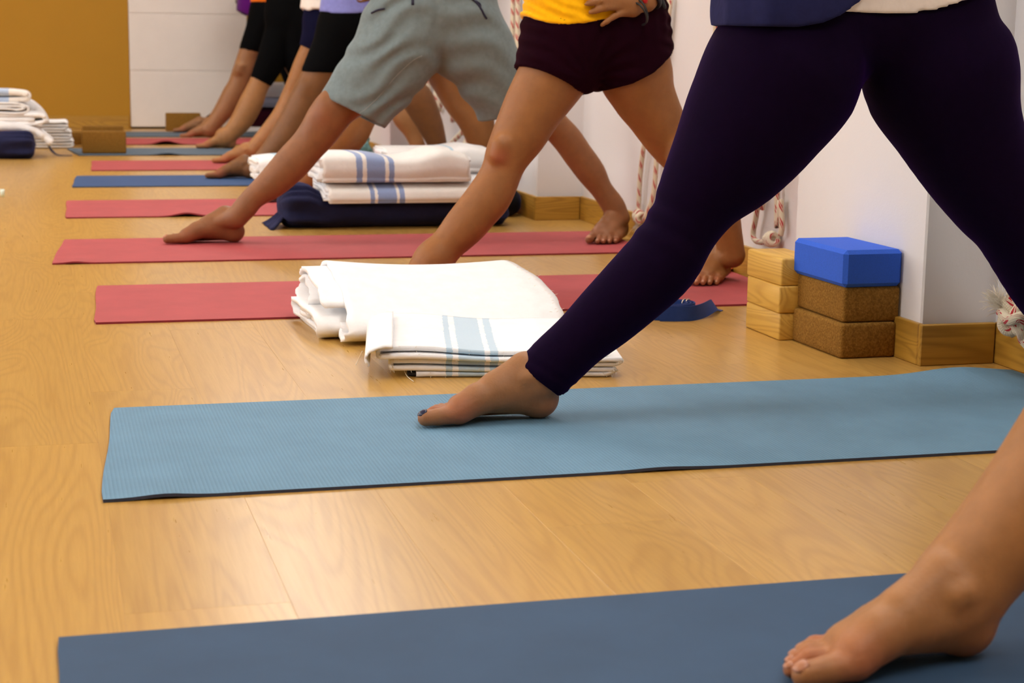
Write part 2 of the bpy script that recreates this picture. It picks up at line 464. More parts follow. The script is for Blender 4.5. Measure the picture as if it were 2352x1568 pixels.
# door in the far wall
door = empty('door_1', ((DX0+DX1)/2, YB+.02, 0)); door['kind'] = 'structure'
child('door_leaf', chamfer_box((DX0, YB+.006, .012), (DX1, YB+.045, DZ-.004), .002), M_door, door)
zz = [.012, .408, .802, 1.196, 1.59, DZ-.004]
for z0, z1 in zip(zz[:-1], zz[1:]):
    child('panel', chamfer_box((DX0, YB+.0005, z0+.0015), (DX1, YB+.0075, z1-.0015), .002), M_door, door)
M_steel = plain('brushed_steel', (120, 112, 100), .35, .9)
hp = PY(549, 3, YB)
child('door_handle', tube(np.array([(hp[0], YB+.002, hp[2]), (hp[0], YB-.012, hp[2]), (hp[0], YB-.02, hp[2]), (hp[0], YB-.05, hp[2]), (hp[0], YB-.06, hp[2])]), [.027, .027, .012, .012, .024], 16), M_steel, door)
# ceiling lights: louvred panels in two rows
M_lampframe = plain('lamp_frame_white', (225, 225, 222), .4)
M_diff = emit('lamp_diffuser', LAMP_COL, LAMP)
li = 0
for y in (.4, 2.9, 5.4, 7.9, 10.4):
    for x in (-1.9, 1.35):
        t = empty('ceiling_light', (x, y, HC)); tag(t, 'white ceiling light panel in the row near the %s, %s from the back' % ('ropes' if x > 0 else 'windows', ['fifth', 'fourth', 'third', 'second', 'first'][[.4, 2.9, 5.4, 7.9, 10.4].index(y)]), 'ceiling light', 'ceiling light panels')
        child('diffuser', chamfer_box((x-.3, y-.6, HC-.03), (x+.3, y+.6, HC-.022), .001), M_diff, t)
        for lo, hi in (((x-.33, y-.63), (x-.3, y+.63)), ((x+.3, y-.63), (x+.33, y+.63)), ((x-.3, y-.63), (x+.3, y-.6)), ((x-.3, y+.6), (x+.3, y+.63))):
            child('frame', chamfer_box((*lo, HC-.04), (*hi, HC), .002), M_lampframe, t)
# ------------------------------------------------------------------ mats
def mat_tex(name, rgb, ribs=True):
    t = NT(name); v = t.coord(); c = lin(rgb)
    n1 = t.noise(v, 7, 4, .6); n2 = t.noise(v, 500, 3, .7)
    col = t.ramp(n1, [(.3, tuple(x*.9 for x in c)), (.7, tuple(min(1, x*1.07) for x in c))])
    sx = t.n('ShaderNodeSeparateXYZ', i0=v)
    rib = t.math('SINE', t.math('MULTIPLY', sx.outputs[0], 2*math.pi/.0062))
    rib2 = t.math('SINE', t.math('MULTIPLY', sx.outputs[1], 2*math.pi/.0062))
    h = t.math('MULTIPLY', t.math('ADD', rib, t.math('MULTIPLY', rib2, .45)), .5)
    if ribs:
        col = t.mix(t.math('MULTIPLY', t.math('GREATER_THAN', h, .25), .22), col, tuple(min(1, x*1.25+.02) for x in c))
        nm = t.bump(h, .35, .0012)
    else: nm = t.bump(n2, .25, .0008)
    col = t.mix(t.math('MULTIPLY', n2, .18), col, tuple(x*.6 for x in c))
    t.base(col); t.set(Roughness=.72, Normal=nm, Specular__IOR__Level=.35); return t.m
M_teal = mat_tex('teal_foam', (100, 138, 163)); M_dark = mat_tex('slate_foam', (50, 77, 106), False)
M_red = mat_tex('rose_foam', (174, 74, 76), False); M_navyf = mat_tex('navy_foam', (44, 76, 122), False)
M_greyblue = mat_tex('grey_blue_foam', (88, 106, 122), False)
def yoga_mat(label, c, L, mat, skew=0., edge=None, bumps=(), thick=.005, rot=0.):
    """c: corners near-left and far-left (x, y); the mat runs along +X from there"""
    (x0, y0), (x1, y1) = c; nx, ny = 120, 14; V = []; W = y1-y0
    hz = {}
    for s in (1, 0):
        for i in range(nx+1):
            for j in range(ny+1):
                f = j/ny; u = i/nx
                x = x0+(x1-x0)*f+L*u; y = y0+W*f+rot*L*u
                cr = .012 if i in (0, nx) and j in (0, ny) else 0
                if cr: x += (.003 if i == 0 else -.003)
                if i == 0 and 0 < j < ny: x += .0015*math.sin(9*f+x0*40)
                z = 0
                for (bx, bj, bw, bh) in bumps:
                    z += bh*math.exp(-((x-bx)/bw)**2)*math.exp(-((f-bj)/.22)**2)
                V.append((x, y, z+(thick if s else 0)))
    n = (nx+1)*(ny+1); F = []
    for i in range(nx):
        for j in range(ny):
            a = i*(ny+1)+j; b = a+ny+1
            F += [[a, b, b+1, a+1], [n+a, n+a+1, n+b+1, n+b]]
    def rim(p, q): F.append([p, n+p, n+q, q])
    for i in range(nx): a = i*(ny+1); rim(a, a+ny+1); a += ny; rim(a+ny+1, a)
    for j in range(ny): rim(j+1, j); a = nx*(ny+1)+j; rim(a, a+1)
    me = mesh_np('yoga_mat', np.array(V), F, False)
    o = obj('yoga_mat', me, mat, origin=(x0+L/2, y0+W/2, 0)); me.materials.append(edge or mat)
    tag(o, label, 'mat', 'yoga mats laid across the room')
    return o
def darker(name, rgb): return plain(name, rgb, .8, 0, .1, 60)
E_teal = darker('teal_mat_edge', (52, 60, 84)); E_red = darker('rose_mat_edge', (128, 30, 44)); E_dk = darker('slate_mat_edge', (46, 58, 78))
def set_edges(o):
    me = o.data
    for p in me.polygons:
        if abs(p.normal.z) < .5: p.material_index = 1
MATS = [
 ('slate blue mat in the foreground under the nearest bare foot', [(.004, 1.26), (0., 1.871)], 1.83, M_dark, E_dk, ()),
 ('ribbed teal mat under the feet of the person in purple leggings', [(.069, 2.441), (.111, 3.062)], 1.82, M_teal, E_teal, ((.16, 0, .04, .004), (.93, 0, .06, .003), (1.80, 1, .1, .012))),
 ('rose red mat running behind the big white blanket to the wooden blocks', [(.110, 4.005), (.134, 4.602)], 1.81, M_red, E_red, ()),
 ('rose red mat under the feet of the person in grey shorts', [(.022, 5.08), (.067, 5.669)], 1.84, M_red, E_red, ((.09, 0, .03, .004),)),
 ('rose red mat with a lifted ripple, behind the navy bolster', [(.083, 6.355), (.097, 7.001)], 1.83, M_red, E_red, ((.515, 0, .05, .012),)),
 ('plain navy mat under the foot of the person in lilac', [(.130, 7.634), (.161, 8.214)], 1.80, M_navyf, E_dk, ()),
 ('rose red mat just beyond the navy mat', [(.238, 8.547), (.262, 9.187)], 1.70, M_red, E_red, ()),
 ('grey blue mat with a cork block standing on its left end', [(.205, 9.615), (.15, 10.194)], 1.74, M_greyblue, E_dk, ((.68, 0, .06, .010),)),
 ('rose red mat, last red one before the white door', [(.34, 10.543), (.36, 11.16)], 1.60, M_red, E_red, ((.74, 0, .07, .022),)),
 ('grey blue mat farthest away, in front of the white door', [(.40, 11.341), (.42, 11.89)], 1.50, M_greyblue, E_dk, ()),
]
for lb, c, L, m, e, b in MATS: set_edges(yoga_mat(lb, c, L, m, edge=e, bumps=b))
MT = .005

# ------------------------------------------------------------------ yoga blocks
def cork_mat():
    t = NT('cork'); v = t.coord(); c = lin((132, 94, 32))
    vo = t.n('ShaderNodeTexVoronoi', i0=v); vo.inputs['Scale'].default_value = 330
    n = t.noise(v, 240, 4, .7); n2 = t.noise(v, 20, 3, .6)
    col = t.ramp(n, [(.32, lin((96, 62, 16))), (.5, c), (.72, lin((172, 130, 62)))])
    col = t.mix(.35, col, t.ramp(vo.outputs['Color'], [(.2, lin((104, 68, 18))), (.8, lin((154, 112, 46)))]))
    col = t.mix(t.math('MULTIPLY', n2, .3), col, lin((118, 80, 26)))
    t.base(col); t.set(Roughness=.85, Normal=t.bump(n, .35, .0012), Specular__IOR__Level=.2); return t.m
M_cork = cork_mat()
M_pine = wood_mat('pine_block', (206, 160, 66), (218, 176, 84), (168, 120, 38), 'Y', .5, 12., 9., True, .1, .8, .08, .5)
M_pineE = None
def foam_mat():
    t = NT('blue_foam'); v = t.coord(); c = lin((44, 92, 204)); n = t.noise(v, 350, 3, .7)
    t.base(t.ramp(n, [(.3, tuple(x*.9 for x in c)), (.7, tuple(min(1, x*1.1) for x in c))]))
    t.set(Roughness=.75, Normal=t.bump(n, .3, .0007), Specular__IOR__Level=.3); return t.m
M_foam = foam_mat()
def block(label, size, c, z, rot, mat, r, seg=3, cat='yoga block', group=None, name='yoga_block'):
    o = obj(name, round_box(size, r, name, seg), mat, loc=(c[0], c[1], z+size[2]/2)); o.rotation_euler.z = math.radians(rot)
    o.data.transform(Matrix.Translation((0, 0, size[2]/2))); o.location.z = z
    tag(o, label, cat, group); return o
cx = 1.6385+.0675
block('brown cork block at the bottom of the stack beside the pillar', (.132, .238, .0765), (cx-.001, 3.392), 0, 1.2, M_cork, .008, group='cork blocks')
block('brown cork block in the middle of its stack, under the blue foam block', (.134, .238, .0765), (cx+.0085, 3.400), .0768, .2, M_cork, .008, group='cork blocks')
block('bright blue foam block with slanted edges on top of the cork blocks', (.140, .245, .0800), (cx+.0035, 3.400), .1536, 1.8, M_foam, .0085, 1)
for i, (lb, dx, dy, rot) in enumerate((('pale pine block at the bottom of the wooden stack', .001, 0, .5), ('pale pine block in the middle of the wooden stack', -.001, -.002, -.5), ('pale pine block on top of the wooden stack, wavy grain', 0., .001, 1.))):
    block(lb, (.098, .188, .0622), (1.600+.052+dx-.0, 3.604+dy), i*.0625, rot, M_pine, .0045, 2, group='pine blocks', name='wooden_block')
block('brown cork block standing on edge at the left end of a grey blue mat', (.238, .075, .122), ((.229+.463)/2, 9.755), MT+.0006, 0, M_cork, .008, group='cork blocks')
block('brown cork block mostly hidden behind the cork block on the grey blue mat', (.238, .075, .122), (.365, 10.42), 0, 0, M_cork, .008, group='cork blocks')
block('brown cork block lying between the white blankets and another cork block', (.19, .12, .078), (.262, 10.64), 0, 4, M_cork, .008, group='cork blocks')
block('brown cork block leaning upright in front of the white door', (.238, .075, .122), (.970, 12.12), 0, 0, M_cork, .008, group='cork blocks')

# ------------------------------------------------------------------ bolsters
def bolster_mat(name, rgb): return cloth(name, rgb, .85, .12, 800, .2, .25, (120, 120, 190), .5)
M_navyb = bolster_mat('navy_cotton', (30, 32, 62)); M_blackb = bolster_mat('black_cotton', (12, 11, 14)); M_maroonb = bolster_mat('maroon_cotton', (58, 10, 26))
def bolster(label, x0, x1, y, hy, h, mat, gather=(True, False), pleat=.10, group='bolsters', z0=0., tail=0.0, sag=None):
    """flattened round bolster along X; gathered ends closed with a drawstring"""
    nx, na = 64, 64; V = []; L = x1-x0; cxm = (x0+x1)/2
    prof = []
    for i in range(nx+1):
        u = i/nx; e = min(u, 1-u)*L
        k = min(1, e/.06); s = math.sqrt(max(0, 1-(1-k)**3))
        prof.append((x0+L*u, max(.02, s), e, u))
    for x, s, e, u in prof:
        end = (u < .5 and gather[0]) or (u >= .5 and gather[1])
        amp = (pleat*max(0, 1-e/.19)**.8 if end else .012)
        for k in range(na):
            a = 2*math.pi*k/na
            w = 1+amp*(math.sin(13*a+2.1*math.sin(3*a))*.5+.35*math.sin(7*a+1)) + .015*math.sin(x*19+3*math.sin(2*a))
            c, sn = math.cos(a), math.sin(a)
            py = math.copysign(abs(c)**.8, c)*hy*s*w; pz = math.copysign(abs(sn)**.82, sn)*h/2*s*w
            pz = h/2+pz
            if pz < .004: pz = .004*pz/max(abs(pz), .004) if pz > 0 else 0
            pz = max(0, pz)
            if sag: pz *= 1-sag[2]*min(1, max(0, (x-sag[0])/.06))*min(1, max(0, (sag[1]-x)/.06))
            V.append((x, y+py, z0+pz))
    F = [[i*na+k, i*na+(k+1) % na, (i+1)*na+(k+1) % na, (i+1)*na+k] for i in range(nx) for k in range(na)]
    F += [[k for k in reversed(range(na))], [nx*na+k for k in range(na)]]
    o = obj('bolster', mesh_np('bolster', np.array(V), F, True), mat, origin=(cxm, y, z0)); tag(o, label, 'bolster', group)
    if tail:
        # gathered fabric end spreading down to the floor, drawstring knot above it
        V = []; m = 26; rows = 9
        for r in range(rows):
            t = r/(rows-1)
            for k in range(m):
                f = k/(m-1)-.5
                sp = hy*(.45+1.45*t)*f; wob = .009*math.sin(k*1.9+t*1.5)*(1-.4*t)
                V.append((x0+.035-(tail+.035)*t**1.2+wob, y-.1*hy+sp, z0+(h*.46)*(1-t)**1.15+.002+abs(wob)*.4*(1-t)))
        F = [[r*m+k, r*m+k+1, (r+1)*m+k+1, (r+1)*m+k] for r in range(rows-1) for k in range(m-1)]
        g = child('gathered_end', mesh_np('gathered_end', np.array(V), F, True), mat, o)
        sm = g.modifiers.new('thick', 'SOLIDIFY'); sm.thickness = .006; sm.offset = 0
    return o

# ------------------------------------------------------------------ folded blankets
def serp(layers, sp, r=None):
    """serpentine path through layers [(ua, ub, w)], rounded folds between them"""
    P = []
    for i, (a, b, w) in enumerate(layers):
        n = 14
        for t in np.linspace(0, 1, n): P.append((a+(b-a)*t, w))
        if i+1 < len(layers):
            a2, w2 = layers[i+1][0], layers[i+1][2]; d = 1 if b > a else -1; c = (w+w2)/2; rad = (w2-w)/2
            for ang in np.linspace(-80, 80, 9):
                q = math.radians(ang); e = b+(a2-b)*(ang+80)/160
                P.append((e+d*rad*1.1*math.cos(q), c+rad*math.sin(q)))
    return np.array(P)
def ribbon(P, thick, frame, s0, s1, ns=24, ends=None, wob=.003, deform=None, name='blanket'):
    """sheet of cloth following profile P (u, w), extruded along s; frame(u, w, s) -> room point"""
    P = np.asarray(P, float); m = len(P); T = np.gradient(P, axis=0); T /= np.linalg.norm(T, axis=1)[:, None]+1e-9
    Nn = np.stack([-T[:, 1], T[:, 0]], 1); ring = np.vstack([P+Nn*thick/2, (P-Nn*thick/2)[::-1]]); M = len(ring)
    ph = RS.uniform(0, 6.3, 6); V = []
    ar = np.concatenate([np.linspace(0, 1, m), np.linspace(1, 0, m)])
    for j in range(ns+1):
        f = j/ns
        for i in range(M):
            e0 = wob*(math.sin(ar[i]*31+ph[0])+.6*math.sin(ar[i]*77+ph[1])); e1 = wob*(math.sin(ar[i]*27+ph[2])+.6*math.sin(ar[i]*83+ph[3]))
            if ends: e0 += ends[0](ar[i]); e1 += ends[1](ar[i])
            s = (s0+e0)*(1-f)+(s1+e1)*f
            p = np.array(frame(ring[i][0], ring[i][1], s), float)
            if deform: p = deform(p, ar[i], f)
            V.append(p)
    F = [[j*M+i, (j+1)*M+i, (j+1)*M+(i+1) % M, j*M+(i+1) % M] for j in range(ns) for i in range(M)]
    for j, rv in ((0, False), (ns, True)):
        for i in range(m-1):
            q = [j*M+i, j*M+i+1, j*M+M-2-i, j*M+M-1-i]; F.append(q[::-1] if rv else q)
    return mesh_np(name, np.array(V), F, True)
def fuzz(me, axis_i, at, tol, n, L, d):
    """loose wool threads along a cut edge"""
    V = [v.co for v in me.vertices if abs(v.co[axis_i]-at) < tol]; random.shuffle(V); V = V[:n]
    return threads([tuple(v) for v in V], [d]*len(V), L, .00045, 'frayed_edge')
M_wool = blanket_mat('white_wool', (246, 246, 247))
M_thread = plain('wool_thread', (236, 226, 208), .95)
M_dkfold = plain('dark_label_cloth', (20, 18, 22), .8)

# big blanket pair in front: rear one, a thick roll with its top sheet sloping to the front
def FX(u, w, s): return (s, u, w)
def FX2(u, w, s): return (s, u+.022, w)
wedge = spline([(3.705, .040), (3.655, .022), (3.625, .012), (3.603, .020), (3.60, .036), (3.63, .058), (3.70, .083), (3.80, .113), (3.90, .133), (3.965, .138), (4.005, .126), (4.02, .10), (4.0, .078), (3.95, .072), (3.86, .082), (3.76, .062)], 5)
def dfK2(p, a, f):
    x = p[0]; u = (x-.64)/.5
    p[2] += p[2]/.138*(-.014*math.sin(math.pi*min(max(u, 0), 1))-.006*max(0, u))
    if u > .9: p[2] *= 1-.12*(u-.9)*10*.5
    p[1] += .008*math.sin(x*8)
    return p
k2 = ribbon(wedge, .010, FX2, .640, 1.125, 30, (lambda a: -.010*(a < .25)-.006*math.sin(a*9), lambda a: .016*math.sin(a*7)+.012*math.sin(a*19)), .003, dfK2)
K2 = obj('blanket', k2, M_wool, origin=(.88, 3.81, 0)); tag(K2, 'thick white blanket roll behind the striped folded blanket, top sheet sloping forward', 'blanket', 'white folded blankets')
inner = spline([(3.80, .066), (3.88, .088), (3.945, .105), (3.978, .100), (3.985, .082), (3.955, .066), (3.89, .056), (3.82, .046), (3.79, .036)], 5)
child('inner_fold', ribbon(inner, .010, FX2, .583, 1.13, 20, (lambda a: .012*math.sin(a*6), lambda a: .012*math.cos(a*5)), .003), M_wool, K2)
flap = spline([(3.69, .074), (3.78, .104), (3.88, .122), (3.95, .126), (3.985, .112), (3.99, .09), (3.97, .064)], 5)
child('inner_fold', ribbon(flap, .009, FX2, .588, .66, 8, (lambda a: .018*abs(a-.55), lambda a: 0), .003), M_wool, K2)
low = spline([(3.90, .030), (3.80, .033), (3.735, .030), (3.725, .022), (3.75, .016), (3.86, .018), (3.97, .020), (4.0, .034), (3.98, .05), (3.85, .058), (3.72, .052), (3.675, .034), (3.685, .012), (3.74, .0055), (3.98, .0055)], 5)
child('lower_roll', ribbon(low, .009, FX2, .578, 1.14, 20, (lambda a: .012*math.sin(a*8), lambda a: .012*math.cos(a*5)), .003), M_wool, K2)
low2 = spline([(3.72, .020), (3.665, .020), (3.645, .027), (3.66, .036), (3.70, .036)], 5)
child('lower_roll', ribbon(low2, .008, FX2, .632, 1.13, 12, None, .002), M_wool, K2)
fz = fuzz(K2.data, 0, 1.14-.88, .045, 130, .010, (1, 0, .2)); fz.transform(Matrix.Translation(K2.location))
child('frayed_edge', fz, M_thread, K2)['kind'] = 'stuff'

# front striped blanket, folded flat in layers whose cut edges face the camera
ANG1 = math.radians(-11.5); A1 = np.array([.630, 3.270]); E1 = np.array([math.cos(ANG1), math.sin(ANG1)])
def FK1(u, w, s): return (u, s, w)
lay = [(.08, .455, .006), (.48, .035, .0165), (.035, .475, .028), (.49, .010, .0395), (.010, .465, .051)]
pK1 = serp(lay, .01)
def dfK1(p, a, f):
    q = p[0]/.5
    p[2] *= 1+.09*math.sin(q*5+1)+.05*math.sin(q*11)+.0*f
    p[2] += .020*max(0, f-.45)*p[2]/.05
    return p
me = ribbon(pK1, .0078, FK1, 0, .345, 26, (lambda a: .008*math.sin(a*14)-.006*math.cos(a*9), lambda a: -.02*math.sin(a*10)), .0022, dfK1)
st = (182, 207, 224)
def u1(u, v): return float((G(u, v, .055)[:2]-A1)@E1)
M_wool1 = blanket_mat('white_wool_pale_blue_stripe', (247, 247, 248), st, ((u1(1024, 797), u1(1038, 797)), (u1(1052, 797), u1(1112, 797)), (u1(1124, 797), u1(1142, 797))))
K1 = obj('blanket', me, M_wool1, loc=(A1[0], A1[1], 0)); K1.rotation_euler.z = ANG1; tag(K1, 'flat folded white blanket with pale blue stripe beside the purple leg', 'blanket', 'white folded blankets')
def local(name, me, mat):
    c = bpy.data.objects.new(name, me); COL.objects.link(c); me.materials.append(mat); c.parent = K1; return c
sv = spline([(-.014, .026), (-.020, .040), (-.012, .053), (.012, .060), (.034, .0595)], 5)
local('selvedge_fold', ribbon(sv, .005, FK1, -.030, .30, 14, None, .002, dfK1), M_wool)
fr = fuzz(K1.data, 1, 0, .02, 260, .008, (0, -1, -.3)); local('frayed_edge', fr, M_thread)['kind'] = 'stuff'
local('dark_tape', chamfer_box((.062, .004, .001), (.086, .04, .0105), .003), M_dkfold)
Mi = Matrix.Rotation(-ANG1, 4, 'Z') @ Matrix.Translation((-A1[0], -A1[1], 0))
for pts in ([(915, 808, .05), (925, 838, .02), (934, 862, .004), (950, 876, .001)], [(832, 806, .035), (824, 824, .015), (817, 838, .003)]):
    tm = tube(spline([G(*p) for p in pts], 6), .0008, 5); tm.transform(Mi); local('loose_thread', tm, M_thread)

def stacked_blanket(label, x0, x1, yc, depth, z, h, n, mat, hump=None, left=None, right=None, thick=None, name='blanket', drop=0.):
    """blanket folded in layers along X, round fold towards the camera"""
    sp = h/n; lay = []
    for i in range(n):
        w = sp*(i+.5); f, b = yc-depth/2+sp*.5+.006*((i*7) % 3), yc+depth/2-.01*((i*5) % 3)
        lay.append((f, b, w) if i % 2 else (b, f, w))
    if n % 2 == 0: pass
    P = serp(lay, sp); th = thick or sp*.8
    cov = spline([(yc+depth/2-.02, .004), (yc-depth/2+.02, .003), (yc-depth/2-.006, h*.22), (yc-depth/2-.008, h*.62), (yc-depth/2+.02, h*.97), (yc, h*1.03), (yc+depth/2, h)], 6)
    def df(p, a, f):
        if hump: p[2] += hump(p[0])*max(0, (p[2]-z)/h)
        if drop: p[2] -= drop*((p[1]-yc)/(depth/2))**2*(p[1] < yc)
        return p
    fr = lambda u, w, s: (s, u, z+w)
    def chop(q):  # core kept inside the wrapped outer sheet
        q = q.copy(); q[:, 0] = np.clip(q[:, 0], yc-depth/2+.012, None); q[:, 1] = np.clip(q[:, 1], .006, h-.006); return q
    me = ribbon(cov, .008, fr, x0, x1, 40, None, .0025, df)
    o = obj(name, me, mat, origin=((x0+x1)/2, yc, z)); tag(o, label, 'blanket', 'white folded blankets')
    c = child('inner_layers', ribbon(chop(P), th, fr, x0-.004, x1+.002, 24, (lambda a: -.012*math.sin(a*9)**2, lambda a: .01*math.sin(a*8)), .003, df), M_wool, o)
    return o, c
# navy bolster with two striped blankets, behind the grey shorts
bolster('long navy bolster in the middle carrying two striped white blankets', .80, 1.64, 6.0, .118, .152, M_navyb, (True, True), .19, tail=.035, sag=(.90, 1.53, .22))
b1 = (128, 150, 196)
def xs(u, y=5.9): return PY(u, 400, y)[0]
def bands(x_or, y=5.88):
    r = [(818, 832), (842, 884), (893, 905)]
    return tuple((xs(a, y)-x_or, xs(b, y)-x_or) for a, b in r)
xa, xb = .945, 1.468
M_woolU = blanket_mat('white_wool_blue_stripe', (242, 238, 232), b1, bands((xa+xb)/2))
def humpU(x): return -.016*math.exp(-((x-1.235)/.08)**2)+.016*math.exp(-((x-1.38)/.06)**2)-.004*max(0, (x-1.4)/.07)
stacked_blanket('white blanket with blue stripes, upper of the two on the navy bolster', xa, xb, 6.03, .29, .162, .092, 4, M_woolU, humpU)
xa, xb = .962, 1.485
r2 = [(845, 855), (862, 905), (912, 924)]
M_woolL = blanket_mat('white_wool_blue_stripe_low', (240, 235, 228), b1, tuple((xs(a)-(xa+xb)/2, xs(b)-(xa+xb)/2) for a, b in r2))
stacked_blanket('white blanket with blue stripes, lower of the two on the navy bolster', xa, xb, 6.01, .30, .121, .040, 3, M_woolL, drop=.026)
# second pile further back by the pillar
bolster('black bolster with a round end beside the second pillar', 1.18, 1.768, 6.272, .075, .105, M_blackb, (False, False), .03)
q0, q1 = PY(1000, 380, 6.5)[0], PY(1121, 380, 6.5)[0]
pale = (170, 205, 222)
M_woolP = blanket_mat('white_wool_pale_stripe', (242, 241, 239), pale, ((.0, .028), (.05, .06)))
zb = PY(1080, 432, 6.5)[2]+.004; zt = PY(1080, 345, 6.5)[2]
stacked_blanket('white blanket with a pale blue stripe half hidden behind the striped pair, upper', q0-.2, q1, 6.6, .26, zb+.058, .088, 4, M_woolP, lambda x: .012*math.exp(-((x-q1+.08)/.06)**2))
stacked_blanket('plain white blanket half hidden behind the striped pair, lower', q0-.2, q1-.005, 6.6, .27, zb-.002, .056, 3, M_wool)
bolster('navy bolster hidden under the pale striped blankets', q0-.28, q1+.05, 6.62, .115, zb-.011, M_navyb, (True, True), .08, z0=.0055)
# third pile behind the grey shorts man's calf
q0 = PY(588, 390, 7.3)[0]; zb = PY(600, 412, 7.3)[2]
M_woolQ = blanket_mat('white_wool_light_stripe', (242, 241, 239), pale, ((-.2, -.17),))
stacked_blanket('white blanket folded thick, its left end showing beside the bare calf', q0, q0+.55, 7.32, .26, zb, .090, 5, M_woolQ, lambda x: .008*math.sin(x*14))
bolster('navy bolster hidden under the thick white blanket', q0+.02, q0+.72, 7.33, .11, zb-.003, M_navyb, (True, True), .08)
# pile at the left edge of the room
bolster('navy bolster at the left edge under a heap of white blankets', -.66, -.018, 9.46, .115, .145, M_navyb, (True, True), .17)
hl = lambda x: .0
def left_blanket(label, P, s0, s1, mat, axis_y=True, th=.016, wob=.004, df=None):
    me = ribbon(spline(P, 6), th, (lambda u, w, s: (u, s, w)), s0, s1, 18, None, wob, df)
    c = me.vertices; o = obj('blanket', me, mat, origin=(np.mean([v.co.x for v in c]), (s0+s1)/2, min(v.co.z for v in c)))
    tag(o, label, 'blanket', 'white folded blankets'); return o
M_woolS = blanket_mat('white_wool_soft_stripe', (240, 234, 226), (168, 190, 220), ((-.02, .045),))
left_blanket('white blanket draped over the left navy bolster and sloping to the floor', [(-.60, .166), (-.3, .166), (-.12, .165), (-.03, .148), (.02, .115), (.062, .078)], 9.44, 9.74, M_wool, th=.036)
left_blanket('white blanket laid flat on the left heap, its rounded end to the right', [(-.02, .2035), (-.2, .2035), (-.62, .204), (-.645, .193), (-.62, .190), (-.2, .184), (-.05, .184), (.018, .190), (.034, .205), (.018, .224), (-.06, .228), (-.3, .224), (-.6, .226)], 9.45, 9.75, M_wool, th=.022)
left_blanket('white blanket folded in many layers on the left heap, loops facing right', [(-.60, .262), (-.2, .262), (-.11, .256), (-.072, .263), (-.11, .274), (-.3, .276), (-.3, .288), (-.12, .289), (-.06, .272), (-.055, .250), (-.10, .237), (-.25, .240), (-.6, .240)], 9.45, 9.72, M_wool, th=.011)
left_blanket('white blanket with a light blue stripe on top of the left heap', [(-.62, .306), (-.25, .306), (-.09, .308), (-.050, .316), (-.055, .332), (-.09, .340), (-.2, .346), (-.6, .350)], 9.47, 9.77, M_woolS, th=.026)
left_blanket('white blanket hanging down behind the left heap', [(-.5, .30), (-.14, .29), (-.06, .27), (-.01, .235), (.02, .195), (.03, .165)], 9.8, 10.05, M_wool, th=.055)
for i, (lb, z, dx) in enumerate((('white blanket at the bottom of the small pile right of the left heap', 0., .010), ('white blanket in the middle of the small pile right of the left heap', .052, .0), ('white blanket on top of the small pile right of the left heap', .104, -.018))):
    a, b = -.08, .178+dx
    left_blanket(lb, [(a, z+.012), (b-.05, z+.010), (b-.008, z+.014), (b-.004, z+.026), (b-.04, z+.028), (a+.05, z+.028), (a+.05, z+.044), (b-.06, z+.046), (b-.012, z+.048), (b+.002, z+.040)], 10.22, 10.48, M_wool, th=.012)
M_strapnavy = plain('navy_strap', (34, 40, 76), .7)
def strap_ribbon(name, P, w, mat, label, th=.0018, parent=None, twist=None):
    """flat webbing following P (room points) standing on edge; twist gives the width direction per point"""
    P = spline(P, 8); m = len(P); V = []
    tw = spline(twist, 8) if twist is not None else np.tile([0, 0, 1.], (m, 1))
    T = np.gradient(P, axis=0); T /= np.linalg.norm(T, axis=1)[:, None]+1e-9
    for i in range(m):
        d = tw[i]/np.linalg.norm(tw[i]); nn = np.cross(T[i], d); nn /= np.linalg.norm(nn)+1e-9
        for s0, s1 in ((0, -1), (1, -1), (1, 1), (0, 1)): V.append(P[i]+d*w*s0+nn*th/2*s1)
    F = [[i*4+k, i*4+(k+1) % 4, (i+1)*4+(k+1) % 4, (i+1)*4+k] for i in range(m-1) for k in range(4)]
    F += [[3, 2, 1, 0], [(m-1)*4+k for k in range(4)]]
    me = mesh_np(name, np.array(V), F, False)
    import bmesh
    bm = bmesh.new(); bm.from_mesh(me); bmesh.ops.recalc_face_normals(bm, faces=bm.faces); bm.to_mesh(me); bm.free()
    if parent is not None: return child(name, me, mat, parent)
    o = obj(name, me, mat, origin=P.mean(0)*[1, 1, 0]); tag(o, label, 'strap'); return o
strap_ribbon('yoga_strap', [(.03, 9.72, .075), (.045, 9.7, .05), (.06, 9.66, .022), (.09, 9.62, .004), (.13, 9.6, .003), (.17, 9.6, .003)], .028, M_strapnavy, 'dark blue strap trailing from the left heap onto the floor',
   twist=[(0, .3, 1), (0, .3, 1), (0, .8, .8), (0, 1, .2), (0, 1, 0), (0, 1, 0)])
# maroon bolster with grey blankets by the far wall
bolster('maroon bolster by the far wall under grey blankets', 1.40, 1.92, 12.14, .12, .165, M_maroonb, (True, True), .05)
M_greyw = blanket_mat('grey_wool', (206, 202, 204)); M_bluew = blanket_mat('blue_grey_wool', (150, 156, 178))
stacked_blanket('grey blue blanket on the maroon bolster, under the pale one', 1.42, 1.90, 12.15, .25, .167, .068, 3, M_bluew)
stacked_blanket('pale grey blanket on top of the pile by the far wall', 1.43, 1.91, 12.15, .25, .235, .095, 3, M_greyw)
o = obj('cloth', ribbon(spline([(11.90, .006), (11.94, .030), (12.0, .022), (11.99, .006)], 6), .01, FX, 1.36, 1.52, 10, None, .006), M_wool, origin=(1.44, 11.95, 0)); tag(o, 'small crumpled white cloth at the foot of the maroon bolster', 'cloth')
